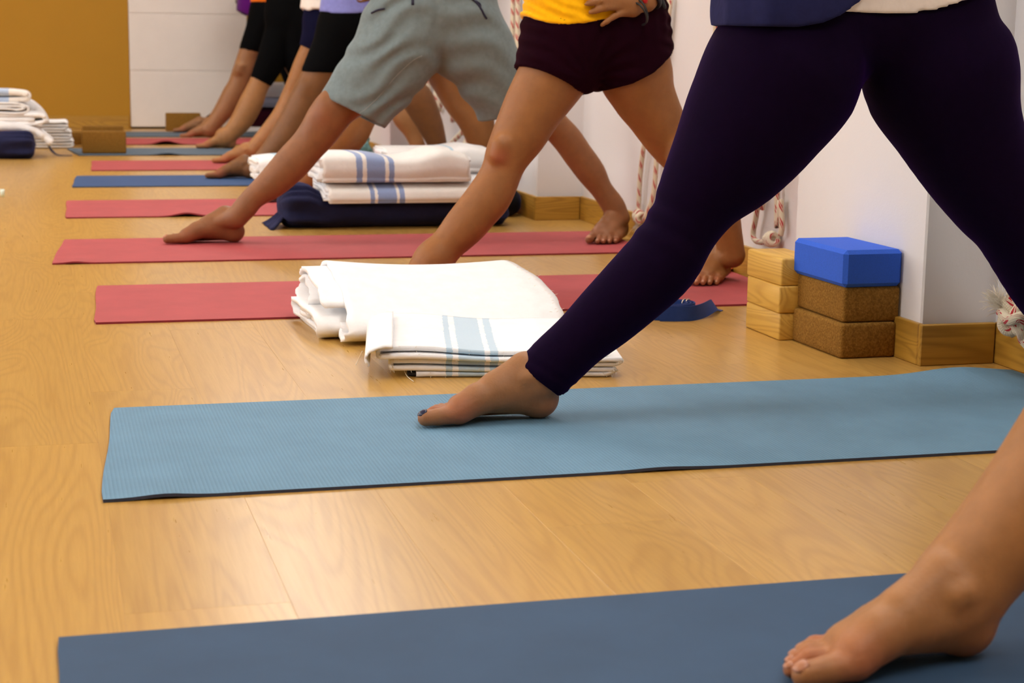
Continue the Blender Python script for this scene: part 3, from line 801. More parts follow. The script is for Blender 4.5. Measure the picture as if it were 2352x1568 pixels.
# things by the third pillar
M_bag = plain('black_nylon', (10, 10, 14), .6, 0, .2, 40, .2); M_tealc = cloth('teal_print_cloth', (110, 150, 150), .9, .5, 60, .2); M_tan = cloth('tan_cloth', (176, 130, 90), .9, .2)
def lump(name, c, r, mat, label, cat, amp=.15, seed=1):
    f = Field(*[axis(c[i]-r[i]*1.5-.02, c[i]+r[i]*1.5+.02, min(r)/7) for i in range(3)]); sl, (X, Y, Z) = f.all()
    d = (np.sqrt(((X-c[0])/r[0])**2+((Y-c[1])/r[1])**2+((Z-c[2])/r[2])**2)-1)*min(r)
    d = d+amp*min(r)*(np.sin((X-c[0])/r[0]*5+seed)*np.sin((Y-c[1])/r[1]*4+seed*2)+.6*np.sin((Z-c[2])/r[2]*8+(X-c[0])/r[0]*4))
    f.D = np.maximum(d, c[2]-r[2]*.9-Z).astype(np.float32)
    me = f.mesh(name); z0 = min(v.co.z for v in me.vertices); me.transform(Matrix.Translation((0, 0, -z0+(c[2]-r[2]))))
    o = obj(name, me, mat, origin=(c[0], c[1], c[2]-r[2])); tag(o, label, cat); return o
pb = PY(850, 345, 8.3)
lump('bag', (pb[0]+.015, 8.3, .055), (.05, .07, .055), M_bag, 'small black bag on the floor near the third pillar', 'bag', .1)
lump('cloth', (pb[0]-.005, 8.52, .085), (.06, .05, .085), M_tealc, 'crumpled teal patterned cloth behind the black bag', 'cloth', .25, 2)
# small green and white bottle on the floor at the left edge
pw = G(0, 462)
M_bottle = plain('milky_plastic', (216, 228, 214), .25); M_label = plain('green_label', (60, 150, 130), .5)
prof = [(0, .0), (.028, .0), (.030, .01), (.030, .11), (.026, .13), (.013, .15), (.013, .165)]
bt_ = empty('water_bottle', (pw[0]-.175, pw[1]+.02, 0)); tag(bt_, 'small white bottle lying on the floor at the left edge', 'bottle')
P_ = np.array([(pw[0]-.175+.01+z, pw[1]+.02, .0305) for r, z in prof]); child('body', tube(P_, [max(r, .004) for r, z in prof], 20), M_bottle, bt_)
child('cap', tube(np.array([(pw[0]+.002, pw[1]+.02, .0305), (pw[0]+.018, pw[1]+.02, .0305)]), .016, 18), M_bottle, bt_)

# ------------------------------------------------------------------ blue strap coil with metal rings
M_strap = cloth('blue_webbing', (34, 58, 120), .75, .08, 1500, .5, .1)
sc = empty('yoga_strap', (1.475, 3.86, 0)); tag(sc, 'blue cotton strap coiled on the floor with two metal rings', 'strap')
c0 = np.array([1.475, 3.868]); P = []
for t in np.linspace(0, 1, 60):
    a = math.radians(-60)-t*2*math.pi*3.1; r = 1-.42*t
    P.append((c0[0]+.072*r*math.cos(a), c0[1]+.058*r*math.sin(a), .0005))
P = P[::-1]
strap_ribbon('webbing', P[::2], .037, M_strap, None, .0022, sc)
e = P[-1]; tl = G(1655, 716)
strap_ribbon('loose_end', [(1.43, 3.812, .0005), (1.475, 3.803, .0005), (1.515, 3.806, .0006), (1.555, 3.828, .004), (1.60, 3.868, .012), (tl[0], tl[1], .0015), (tl[0]+.012, tl[1]+.012, .001)], .037, M_strap, None, .0022, sc,
   twist=[(0, 0, 1), (0, 0, 1), (0, 0, 1), (0, .25, .97), (-.1, .75, .6), (-.3, .95, .1), (-.3, .95, .0)])
M_chrome = plain('chrome', (214, 206, 190), .2, 1.)
for k, dx in enumerate((0, .009)):
    rc_ = G(1572+dx*900, 693, .034); a = np.linspace(0, math.pi*2, 20)
    child('ring', tube(np.array([(rc_[0]+.011*math.cos(t)*.8, rc_[1]+.011*math.cos(t)*.6, .031+.010*math.sin(t)) for t in a]), .0016, 6, cap=False), M_chrome, sc)
# orange rubber end sticking out from the mat at the wall
og = G(1622, 612); M_orange = cloth('orange_knit', (214, 96, 10), .8, .2, 300, .5)
lump('cloth', (1.905, 4.66, .012), (.055, .10, .012), M_orange, 'orange knitted cloth on the floor between mat and skirting', 'cloth', .12)

# ------------------------------------------------------------------ wall ropes
def rope_mat(name, cream, red, pitch=.046, w=.42):
    t = NT(name); tc = t.n('ShaderNodeTexCoord'); s = t.n('ShaderNodeSeparateXYZ', i0=tc.outputs['UV'])
    u, v = s.outputs[0], s.outputs[1]
    ph = t.math('FRACT', t.math('ADD', t.math('DIVIDE', v, pitch), t.math('MULTIPLY', u, 2.0)))
    m1 = t.math('LESS_THAN', ph, w)
    st = t.math('FRACT', t.math('ADD', t.math('MULTIPLY', u, 8.), t.math('MULTIPLY', v, 60.)))
    m2 = t.math('GREATER_THAN', st, .3)
    m3 = t.math('GREATER_THAN', t.math('SINE', t.math('ADD', t.math('MULTIPLY', u, 4*math.pi), 1.)), -.45)
    m = t.math('MULTIPLY', t.math('MULTIPLY', m1, m2), m3)
    h = t.math('SINE', t.math('MULTIPLY', t.math('ADD', t.math('MULTIPLY', u, 8.), t.math('MULTIPLY', v, 140.)), 2*math.pi))
    h2 = t.math('SINE', t.math('MULTIPLY', t.math('SUBTRACT', t.math('MULTIPLY', u, 8.), t.math('MULTIPLY', v, 140.)), 2*math.pi))
    hh = t.math('MULTIPLY', h, h2)
    c = lin(cream); col = t.mix(t.math('ADD', .5, t.math('MULTIPLY', hh, .25)), tuple(x*.82 for x in c), c)
    col = t.mix(m, col, lin(red)); t.base(col)
    t.set(Roughness=.85, Normal=t.bump(hh, .5, .001), Sheen__Weight=.2); return t.m
M_rope = rope_mat('cream_rope_red_flecks', (226, 212, 184), (178, 26, 40))
def rope(label, paths, r=.0085, knots=(), tufts=(), name='hanging_rope'):
    """paths: lists of room points; knots: (centre, axis, size)"""
    allp = np.vstack([np.asarray(p) for p in paths]); c = allp.mean(0)
    o = empty(name, (c[0], c[1], 0)); tag(o, label, 'rope', 'ropes hanging on the wall')
    for p in paths: child('strand', tube(spline(p, 8), r, 12, 'strand'), M_rope, o)
    for (c, ax, s, turns) in knots:
        ax = np.asarray(ax, float); ax /= np.linalg.norm(ax); u = np.cross(ax, [0.3, .9, .2]); u /= np.linalg.norm(u); w = np.cross(ax, u)
        P = [np.asarray(c)+ax*s*1.9*(t-.5)*2*.75+(u*math.cos(t*turns*6.283)+w*math.sin(t*turns*6.283))*s*(1-.25*abs(2*t-1)) for t in np.linspace(0, 1, int(14*turns))]
        child('knot', tube(np.array(P), r*.98, 12, 'knot'), M_rope, o)
        child('knot', tube(np.array([np.asarray(c)+ax*s*t for t in (-.85, -.75, 0, .75, .85)]), [s*.4, s*.75, s*.95, s*.75, s*.4], 14, 'knot'), M_rope, o)
    for (p, d, L, n) in tufts:
        d = np.asarray(d, float)
        st = [np.asarray(p)+np.array([random.gauss(0, .005) for _ in range(3)]) for _ in range(n)]
        dd = [d+np.array([random.gauss(0, .45) for _ in range(3)]) for _ in range(n)]
        child('frayed_end', threads(st, dd, L, .0009, 'frayed_end', .35), M_thread, o)['kind'] = 'stuff'
    return o
RX = WX-.022
def W(u, v, x=RX): return PX(u, v, x)
def up(p, z=2.1, dx=0): return (p[0], p[1]+dx, z)
# pair seen between grey shorts and yellow shirt
a, b = W(1178, 60, 1.77), W(1189, 60, 1.77)
rope('pair of red flecked ropes on the pillar left of the yellow shirt', [[up(a), tuple(a), (a[0], a[1]+.0, .4), (a[0]-.012, a[1], .14)], [up(b), tuple(b), (b[0], b[1], .4), (b[0]-.012, b[1]-.03, .14)]], .0105)
# behind maroon shorts, knot beside the man's rear foot
a, a2 = W(1533, 10), W(1478, 340); b2 = W(1508, 370); k = W(1469, 495, WX-.035)
rope('red flecked rope behind the maroon shorts, knotted above the bare foot', [[up(W(1540, -30)), tuple(a), tuple(a2), tuple(W(1467, 470)), tuple(k)], [tuple(W(1540, 0)), tuple(W(1520, 200)), tuple(b2), tuple(W(1500, 450)), tuple(W(1480, 505, WX-.035))]], .0085,
     [((k[0], k[1], k[2]-.005), (.1, 1, .2), .017, 2.5)], [(W(1470, 510, WX-.03), (-.2, -.3, -.7), .05, 60)])
# beside the purple thigh
a, b = W(1648, 5), W(1668, 20)
rope('red flecked rope against the wall just left of the purple thigh', [[up(W(1652, -20)), tuple(a), tuple(W(1632, 140)), tuple(W(1622, 330)), tuple(W(1628, 520)), tuple(W(1640, 575))], [up(W(1672, -20)), tuple(b), tuple(W(1662, 70)), tuple(W(1655, 300)), tuple(W(1650, 545))]], .0092,
     [(W(1640, 560), (0, .6, 1), .015, 2)])
# loop with a knot above the wooden blocks
rope('red flecked rope looped into a fat knot above the pine blocks', [
   [up(W(1760, 300)), tuple(W(1758, 350)), tuple(W(1746, 430)), tuple(W(1736, 500)), tuple(W(1730, 530)), tuple(W(1732, 548)), tuple(W(1745, 556)), tuple(W(1765, 552))],
   [up(W(1782, 300)), tuple(W(1787, 390)), tuple(W(1793, 460)), tuple(W(1796, 515)), tuple(W(1793, 540))]], .0080,
   [(W(1772, 549, RX-.005), (-.12, -.95, .12), .0165, 3.6)])
# knot with frayed end at the right edge
kc = W(2322, 722, WX-.06)
tre = []
for t in np.linspace(0, 2*math.pi, 60):
    x, y, z = math.sin(t)+2*math.sin(2*t), math.cos(t)-2*math.cos(2*t), -math.sin(3*t)
    tre.append((kc[0]-.010*z, kc[1]+.0105*x, kc[2]+.0115*y))
R5 = rope('thick red flecked rope with a frayed knot at the right edge', [[up(W(2352, 560, WX-.03)), tuple(W(2346, 600, WX-.035)), tuple(W(2332, 650, WX-.045)), tuple(W(2322, 690, WX-.055)), tuple(kc)],
    [tuple(kc+np.array([0, -.01, -.015])), tuple(W(2345, 760, WX-.06)), tuple(W(2352, 780, WX-.05)), tuple(W(2370, 800, WX-.05))]], .0115, (), [(W(2300, 700, WX-.075), (-.7, .35, .75), .04, 160)])
child('knot', tube(np.array(tre), .0115, 12, 'knot', False), M_rope, R5)
child('knot', tube(spline([W(2300, 715, WX-.075), W(2318, 735, WX-.085), W(2345, 728, WX-.08), W(2352, 745, WX-.06), W(2335, 760, WX-.06)], 8), .0115, 12), M_rope, R5)
# far loops beyond the striped blankets
rope('red flecked rope loop crossing in front of a brown calf, knotted low', [[up(W(1092, 120)), tuple(W(1090, 200)), tuple(W(1077, 280, 1.9)), tuple(W(1030, 338, 1.86)), tuple(W(1040, 356, 1.84)), tuple(W(1056, 352, 1.85)), tuple(W(1070, 325, 1.88)), tuple(W(1084, 295, 1.9)), tuple(W(1100, 200)), up(W(1102, 120))]], .0125,
     [(W(1052, 350, 1.84), (-.3, -1, -.2), .018, 2.)])
rope('red flecked rope far back, seen between two brown calves', [[up(W(985, 150)), tuple(W(1000, 190)), tuple(W(1020, 220)), tuple(W(1038, 262)), tuple(W(1040, 280))], [up(W(975, 200)), tuple(W(985, 290)), tuple(W(990, 335)), tuple(W(1010, 345)), tuple(W(1001, 310)), tuple(W(990, 290))]], .0125)

# ------------------------------------------------------------------ people
def foot_prims(h, th, mir, s):
    """round cones of one bare foot: h heel on the ground, th direction of the toes (deg), mir side of the arch"""
    t = math.radians(th); f = np.array([math.cos(t), math.sin(t), 0]); l = mir*np.array([-math.sin(t), math.cos(t), 0]); h = np.asarray(h, float)
    Wp = lambda x, y, z: h+s*(x*f+y*l+np.array([0, 0, z]))
    A = []
    def a(p, q, r0, r1, k=.008): A.append((Wp(*p), Wp(*q), r0*s, r1*s, k*s))
    a((.0295, 0, .0305), (.032, 0, .040), .0310, .0300)
    a((.028, 0, .034), (.031, 0, .060), .0290, .0250)
    a((.038, 0, .045), (.050, 0, .078), .028, .030)
    a((.050, 0, .066), (.10, -.008, .051), .030, .0262)
    a((.06, .006, .055), (.12, .012, .036), .026, .021)
    a((.044, -.010, .050), (.104, -.013, .041), .0265, .0235)
    a((.034, -.004, .034), (.118, -.004, .034), .0285, .0205)
    a((.060, -.002, .080), (.108, -.008, .056), .024, .0225)
    a((.10, -.010, .049), (.136, -.014, .0385), .0262, .0240)
    a((.136, -.014, .0385), (.168, -.020, .0235), .0240, .0222)
    a((.11, .010, .038), (.160, .012, .021), .020, .0185)
    a((.04, .010, .028), (.142, .034, .0175), .023, .0165)
    a((.09, .008, .045), (.155, -.002, .026), .019, .0185)
    a((.056, -.031, .074), (.062, -.030, .071), .0085, .0085, .014)
    a((.046, .030, .066), (.050, .030, .062), .009, .009, .014)
    for yy, xx in ((-.022, .172), (-.003, .172), (.010, .166), (.022, .158)): a((.105, yy*.5, .062 if yy < 0 else .056), (xx-.004, yy, .030), .006, .0055, .014)
    toes = [((.174, -.026, .0195), (.204, -.0255, .0165), (.224, -.0235, .0150), .0160, .0134, .0126),
            ((.174, -.004, .018), (.203, .0015, .0200), (.222, .0025, .0100), .0098, .0080, .0076),
            ((.168, .010, .017), (.194, .0165, .0190), (.211, .0175, .0095), .0094, .0077, .0073),
            ((.160, .023, .016), (.183, .0305, .0175), (.198, .0320, .0090), .0092, .0074, .0070),
            ((.148, .035, .0145), (.168, .0445, .0150), (.181, .0460, .0085), .0090, .0072, .0067)]
    T = []
    for p, q, e, r0, r1, r2 in toes:
        T.append((Wp(*p), Wp(*q), r0*s, r1*s, .004*s)); T.append((Wp(*q), Wp(*e), r1*s, r2*s, .002*s))
    tips = [(Wp(*e), r2*s, f, l) for p, q, e, r0, r1, r2 in toes]
    return A, T, tips, Wp
def nails(tips, parent, mat, n=5, label=None):
    for i, (p, r, f, l) in enumerate(tips[:n]):
        V = []; F = []; a, b, c = r*.66, r*.62, r*.22
        up = np.array([0, 0, 1.])*.86+f*.5; up /= np.linalg.norm(up); fw = f-up*(f@up); fw /= np.linalg.norm(fw)
        ctr = p+up*r*.88
        N = 12
        for j in range(5):
            ph = j/4*math.pi/2
            for k in range(N):
                q = 2*math.pi*k/N; ce, se = math.cos(q), math.sin(q)
                ce = math.copysign(abs(ce)**.7, ce); se = math.copysign(abs(se)**.7, se)
                V.append(ctr+fw*a*ce*math.cos(ph)+l*b*se*math.cos(ph)+up*(c*math.sin(ph)-r*.16*(abs(se)*math.cos(ph))**2))
        F = [[j*N+k, j*N+(k+1) % N, (j+1)*N+(k+1) % N, (j+1)*N+k] for j in range(4) for k in range(N)]+[list(reversed(range(N)))]
        o = child('toenail', mesh_np('toenail', np.array(V), F, True), mat, parent)
        if label: o['label'] = label
def st_px(rows, yf, yh, lim=None):
    """silhouette pairs (u1, v1, u2, v2[, y]) from ankle to hip -> (x, y, z, r)"""
    out = []; n = len(rows)
    for i, rw in enumerate(rows):
        y = rw[4] if len(rw) > 4 else yf+(yh-yf)*(i/max(1, n-1))**1.3
        a = PY(rw[0], rw[1], y); b = PY(rw[2], rw[3], y); c = (a+b)/2; out.append((*c, np.linalg.norm(a-b)/2))
    out = np.array(out)
    if lim and out[:, 0].max() > lim: h = out[-1, 0]; out[:, 0] = h+(out[:, 0]-h)*(lim-h)/(out[:, 0].max()-h)
    return out
def torso(F, cx, cy, zw, w, infl=0., k=.05, zmin=-9):
    for z, hx, r in ((zw-.05, max(.02, w-.105), .105), (zw+.06, max(.02, w-.115), .100), (zw+.18, max(.02, w*.80-.095), .094), (zw+.32, .07, .105), (zw+.43, .115, .062)):
        F.rc((cx-hx, cy, z), (cx+hx, cy, z), r+infl, r+infl, k, .92)
    for (z0, a0, r0), (z1, a1, r1) in (((zw-.05, w-.105, .105), (zw+.18, w*.80-.095, .094)), ((zw+.18, w*.8-.095, .094), (zw+.32, .07, .105))):
        for sg in (-1, 1): F.rc((cx+sg*max(.02, a0), cy, z0), (cx+sg*max(.02, a1), cy, z1), r0+infl, r1+infl, k, .92)
def head_arms(F, cx, cy, zw, w, arms=(True, True)):
    F.rc((cx, cy, zw+.44), (cx, cy-.01, zw+.58), .056, .05, .04)
    F.rc((cx, cy-.005, zw+.68), (cx, cy-.01, zw+.73), .085, .088, .03, 1.15)
    F.rc((cx, cy-.03, zw+.61), (cx, cy-.045, zw+.62), .052, .05, .03)
    F.rc((cx, cy-.11, zw+.69), (cx, cy-.12, zw+.655), .010, .014, .012)
    for s in (-1, 1): F.rc((cx+s*.085, cy, zw+.66), (cx+s*.088, cy+.008, zw+.69), .012, .016, .008)
    for s, on in zip((-1, 1), arms):
        if not on: continue
        S = np.array([cx+s*.165, cy, zw+.43]); E_ = np.array([cx+s*.33, cy+.05, zw+.24]); Wr = np.array([cx+s*(w+.01), cy-.04, zw+.115])
        F.rc(S, E_, .047, .036, .03); F.rc(E_, Wr, .036, .024, .012)
        P = Wr+np.array([-s*.04, -.055, -.012]); F.rc(Wr, P, .024, .028, .012, .8)
        for i in range(4):
            b = P+np.array([-s*.02, -.012, .024-.016*i]); F.rc(b, b+np.array([-s*.045, -.022, -.004-.004*i]), .0085, .0075, .004); b = b+np.array([-s*.045, -.022, -.004-.004*i]); F.rc(b, b+np.array([-s*.028, .004, -.006]), .0075, .0065, .004)
        F.rc(P+np.array([s*.01, .0, .025]), P+np.array([-s*.005, .02, .07]), .010, .008, .006)
def plane_cut(F, p, q, keep_up=True, k=.004, bow=0.):
    """cut a garment along the line p-q (room points in a plane across the room)"""
    sl, (X, Y, Z) = F.all(); d = q-p; n = np.array([-d[2], 0, d[0]]); n /= np.linalg.norm(n)
    if n[2] < 0: n = -n
    return (X-p[0])*n[0]+(Z-p[2])*n[2]
def hemline(px, y):
    P = np.array([PY(u, v, y) for u, v in px]); o = np.argsort(P[:, 0]); return P[o][:, 0], P[o][:, 2]
PEOPLE = {}
def person(key, label, skin, base, legL, legR, feet, waist, res, fine=(), arms=(True, True), hand=None, bodyfn=None, nail=None, nail_n=5, nail_label=None, infl=0., red=(), knees=()):
    """legL/legR: (stations ankle..hip in room coordinates); waist = (cx, cy, z, half width)"""
    allst = np.vstack([legL, legR]); cx, cy, zw, w = waist
    xs_ = np.concatenate([allst[:, 0], [cx-.42, cx+.42], [f[0][0] for f in feet]]); ys_ = np.concatenate([allst[:, 1], [cy-.2, cy+.16], [f[0][1] for f in feet]])
    fr = res*.55
    F = Field(axis(xs_.min()-.29, xs_.max()+.2, res, fine), axis(ys_.min()-.24, ys_.max()+.16, res, [(f[0][1]-.09, f[0][1]+.09, fr) for f in feet if len(f) > 4 and f[4]]), axis(0, zw+.86, res*1.5, [(0, .10, fr), (.1, zw, res)]))
    for leg in (legL, legR): F.chain(leg, .012, 1., infl)
    hipL, hipR = legL[-1], legR[-1]
    F.rc(hipL[:3], (cx-max(.02, w-.11), cy, zw-.04), hipL[3]+infl, .10, .02); F.rc(hipR[:3], (cx+max(.02, w-.11), cy, zw-.04), hipR[3]+infl, .10, .02)
    torso(F, cx, cy, zw, w, 0., .02); head_arms(F, cx, cy, zw, w, arms)
    for (u, v, y, r) in knees:
        c = PY(u, v, y); F.rc(c+np.array([.004, 0, .012]), c-np.array([.004, 0, .012]), r, r*.9, .022)
    pts = []; rad = []; tips_all = []
    for f in feet:
        A, T, tips, Wp = foot_prims(f[0], f[1], f[2], f[3]); leg = legL if f[5] == 'L' else legR
        an = leg[0]; at_ = Wp(.044, 0, .066)
        F.rc(an[:3], at_, an[3]+infl, min(an[3], .031*f[3]), .006)
        if f[4]: F.rc(an[:3], Wp(.104, -.007, .053), (an[3]+infl)*.74, .0215*f[3], .012)
        for p, q, r0, r1, k in A: F.rc(p, q, r0, r1, k)
        for p, q, r0, r1, k in T: F.rc(p, q, r0, r1, k)
        tips_all.append(tips)
        pts += [Wp(.01, 0, .02), Wp(.17, -.03, .02), Wp(.21, 0, .01), Wp(.17, .04, .012)]; rad += [.035*f[3], .03*f[3], .03*f[3], .02*f[3]]
    # soles stay on the mat
    sl, (X, Y, Z) = F.all(); F.D = np.maximum(F.D, (MT+.0005)-Z).astype(np.float32)
    if hand: hand(F)
    me = F.mesh('person')
    for p, r in red: pts.append(p); rad.append(r)
    flush(me, pts, rad)
    o = obj('person', me, skin, origin=(base[0], base[1], 0)); tag(o, label, 'person')
    if nail:
        for tips in tips_all: nails(tips, o, nail, nail_n, nail_label)
    PEOPLE[key] = o; return o
def garment(name, parent, mat, lo, hi, res, build, label=None, shell=0., fold=None, fine=()):
    F = Field(axis(lo[0], hi[0], res), axis(lo[1], hi[1], res), axis(lo[2], hi[2], res)); cuts = build(F)
    D = F.D.copy()
    if fold is not None: sl, (X, Y, Z) = F.all(); D = D+fold(X, Y, Z)*np.exp(-(D/.03)**2)
    if shell: D = np.maximum(D, -(D+shell))
    for c in cuts: D = np.maximum(D, c)
    F.D = D.astype(np.float32); me = F.mesh(name)
    o = child(name, me, mat, parent)
    if label: o['label'] = label
    return o
def surf_pts(o, px, off=.001):
    """points of the photo dropped onto a mesh that is already built"""
    bv = BVHTree.FromPolygons([o.matrix_basis @ v.co for v in o.data.vertices], [p.vertices for p in o.data.polygons]) if not o.parent else BVHTree.FromPolygons([v.co+o.parent.location for v in o.data.vertices], [p.vertices for p in o.data.polygons])
    out = []
    for u, v in px:
        d = Vector(ray(u, v)).normalized(); h = bv.ray_cast(Vector(CO), d)
        if h[0] is not None: out.append(np.array(h[0]-d*off))
    return out
S_light = skin_mat('skin_light_tan', (162, 112, 66)); S_tan = skin_mat('skin_tan', (146, 94, 48)); S_ruddy = skin_mat('skin_ruddy', (138, 90, 55), (150, 76, 48))
S_brown = skin_mat('skin_brown', (124, 80, 42)); S_fair = skin_mat('skin_fair', (150, 104, 66), (180, 84, 66))
M_hair = plain('dark_hair', (40, 26, 18), .6, 0, .3, 80, .3)
M_polish = plain('dark_blue_nail_polish', (30, 38, 66), .25); M_nail = plain('natural_nail', (178, 120, 88), .35)
def stretch(name, rgb, sheen_col, sh=.35, big=.2): return cloth(name, rgb, .85, .1, 1400, .15, sh, sheen_col, big, .04)
M_legg = stretch('purple_black_leggings', (16, 4, 27), (150, 40, 250), .07, .1); M_black = stretch('black_jersey', (8, 8, 9), (90, 90, 100), .04)
M_maroon = stretch('maroon_jersey', (26, 2, 13), (170, 30, 100), .06); M_grey = cloth('grey_melange_jersey', (116, 130, 133), .92, .10, 1100, .3, .1, None, .12)
M_navyj = stretch('navy_jersey', (18, 18, 44), (70, 70, 140), .06); M_yellow = cloth('yellow_jersey', (246, 178, 2), .9, .06, 1000, .2, .15, None, .35)
M_lilac = cloth('lilac_jersey', (134, 138, 206), .9, .06, 1000, .2, .15, None, .3); M_white = cloth('white_jersey', (236, 226, 216), .9, .04, 1000, .2, .15, None, .25)
M_navyt = cloth('navy_tee', (32, 34, 74), .9, .1, 1000, .25, .2, (110, 110, 190), .25); M_violet = cloth('violet_jersey', (84, 10, 104), .9, .1, 900, .2, .2); M_orangew = cloth('orange_jersey', (226, 110, 20), .9)
M_piping = plain('navy_piping', (22, 22, 52), .7)

# ---- purple leggings, on the teal mat
yP = 2.825
L = st_px([(1190, 836, 1283, 908), (1225, 797, 1326, 868), (1290, 733, 1378, 822), (1342, 674, 1446, 772), (1400, 610, 1520, 710), (1450, 556, 1590, 640), (1497, 490, 1643, 545), (1525, 408, 1714, 455), (1556, 328, 1808, 372), (1592, 222, 1893, 283), (1643, 118, 1950, 212)], yP, yP+.02)
R = st_px([(2440, 894, 2504, 884), (2412, 800, 2492, 775), (2368, 730, 2474, 690), (2318, 660, 2452, 612), (2245, 540, 2412, 482), (2190, 480, 2378, 420), (2122, 395, 2345, 330), (2045, 275, 2318, 215), (2005, 205, 2306, 128)], yP, yP+.02)
waP = ((PY(1994, 40, yP)[0]), yP+.02, PY(1985, 20, yP)[2]+.042, (PY(2280, 20, yP)[0]-PY(1710, 20, yP)[0])/2)
Lb, Rb = L.copy(), R.copy(); Lb[:, 3] -= .004; Rb[:, 3] -= .004; Lb[:4, 3] -= .0035
heelP = (PY(1276, 960, yP+.012)[0], yP+.012, MT)
bodyP = person('P', 'person in dark purple leggings and navy top, one foot on the teal mat', S_fair, (waP[0], yP), Lb, Rb,
   [(heelP, 183.5, -1, 1.11, True, 'L'), ((1.885, yP+.07, MT), 262, 1, 1.0, False, 'R')], waP, .0075, [(heelP[0]-.30, heelP[0]+.06, .0030)], nail=M_polish, nail_label='dark blue painted toenail')
hx2, hz2 = hemline([(1600, 20), (1955, 26), (2000, 31), (2060, 34), (2120, 31), (2180, 20), (2230, 2), (2290, -20), (2400, -60)], yP-.12)
def bP(F):
    F.chain(L, .012, 1., .0); F.chain(R, .012, 1., .0)
    F.rc(L[-1][:3], (waP[0]-.085, waP[1], waP[2]-.05), L[-1][3], .105, .03); cr = PY(1978, 150, yP); F.rc(cr-[.004, 0, 0], cr+[.004, 0, .02], .014, .03, .05); F.rc(R[-1][:3], (waP[0]+.083, waP[1], waP[2]-.05), R[-1][3], .102, .03)
    torso(F, *waP, .004, .02)
    a, b = PY(1186, 838, yP), PY(1284, 911, yP); c1 = -plane_cut(F, a, b)
    sl, (X, Y, Z) = F.all(); c1 = np.where(X < 1.1, c1, -1.); c2 = Z-.014-np.interp(X, hx2, hz2).astype(np.float32)
    c3 = np.where(X > 1.45, .10-Z, -1.)
    return [c1, c2, c3]
ax_h = (PY(1400, 610, yP)-PY(1236, 872, yP)); ax_h /= np.linalg.norm(ax_h); o_h = PY(1236, 872, yP); kn = PY(1510, 500, yP)
def foldP(X, Y, Z):
    s = (X-o_h[0])*ax_h[0]+(Z-o_h[2])*ax_h[2]
    a = .0016*np.exp(-(s/.035)**2)*np.sin(s*300+Y*14)*np.clip(s/.012, 0, 1)
    q = (X-kn[0])*ax_h[0]+(Z-kn[2])*ax_h[2]
    b = .0024*np.exp(-(q/.05)**2)*np.exp(-((X-kn[0]+.03)/.07)**2)*np.sin(q*150+Y*8)
    return a+b
garment('leggings', bodyP, M_legg, (.74, yP-.16, .05), (1.98, yP+.17, .86), .0050, bP, 'dark purple leggings', 0, foldP)
hx, hz = hemline([(1640, 40), (1687, 52), (1755, 60), (1850, 62), (1900, 52), (1940, 35), (1990, 2), (2030, -40), (2400, -140)], yP-.13)
def tP(F):
    torso(F, waP[0], waP[1]-.004, waP[2], waP[3]-.004, .030, .05)
    sl, (X, Y, Z) = F.all(); return [PY(1688, 40, yP-.06)[0]-X, np.interp(X, hx, hz).astype(np.float32)-Z, Z-(waP[2]+.46)]
pz = PY(1762, 30, yP-.13)
garment('top', bodyP, M_navyt, (waP[0]-.34, yP-.2, .6), (waP[0]+.34, yP+.2, 1.28), .006, tP, 'navy top hanging lower on one side', .022, lambda X, Y, Z: -.012*np.exp(-((X-pz[0]-.02)/.018)**2)*(X > pz[0])-.004*np.exp(-((X-pz[0]+.05)/.03)**2)+.003*np.sin(X*45+Z*12))
def uP(F):
    torso(F, *waP, .013)
    sl, (X, Y, Z) = F.all(); return [PY(1900, 20, yP-.1)[0]-X, np.interp(X, hx2, hz2).astype(np.float32)-Z, Z-(waP[2]+.2)]
garment('undershirt', bodyP, M_white, (waP[0]-.33, yP-.2, .62), (waP[0]+.33, yP+.2, 1.0), .006, uP, 'white undershirt', .008)

# ---- yellow shirt, maroon shorts, on the first rose mat
yY = 4.36
Ly = st_px([(936, 622, 1020, 632), (952, 592, 1042, 600), (994, 542, 1056, 588), (1030, 492, 1102, 548), (1059, 455, 1136, 510), (1080, 428, 1166, 474), (1099, 400, 1184, 436), (1112, 372, 1198, 398), (1119, 340, 1216, 366), (1138, 288, 1253, 320), (1166, 215, 1290, 268), (1196, 150, 1335, 212), (1218, 90, 1372, 160)], yY, yY+.03)
Ry = st_px([(1655, 592, 1708, 578), (1640, 545, 1700, 520), (1612, 480, 1690, 455), (1585, 430, 1660, 402), (1552, 400, 1632, 362), (1518, 372, 1600, 330), (1482, 332, 1580, 290), (1440, 275, 1556, 232), (1410, 238, 1542, 190), (1385, 196, 1530, 132)], 4.40, yY+.03)
waY = (PY(1380, 30, yY)[0], yY+.03, PY(1380, 22, yY)[2], (PY(1522, 30, yY)[0]-PY(1238, 30, yY)[0])/2)
hy = G(1020, 655, MT)
yfr = yY-.10
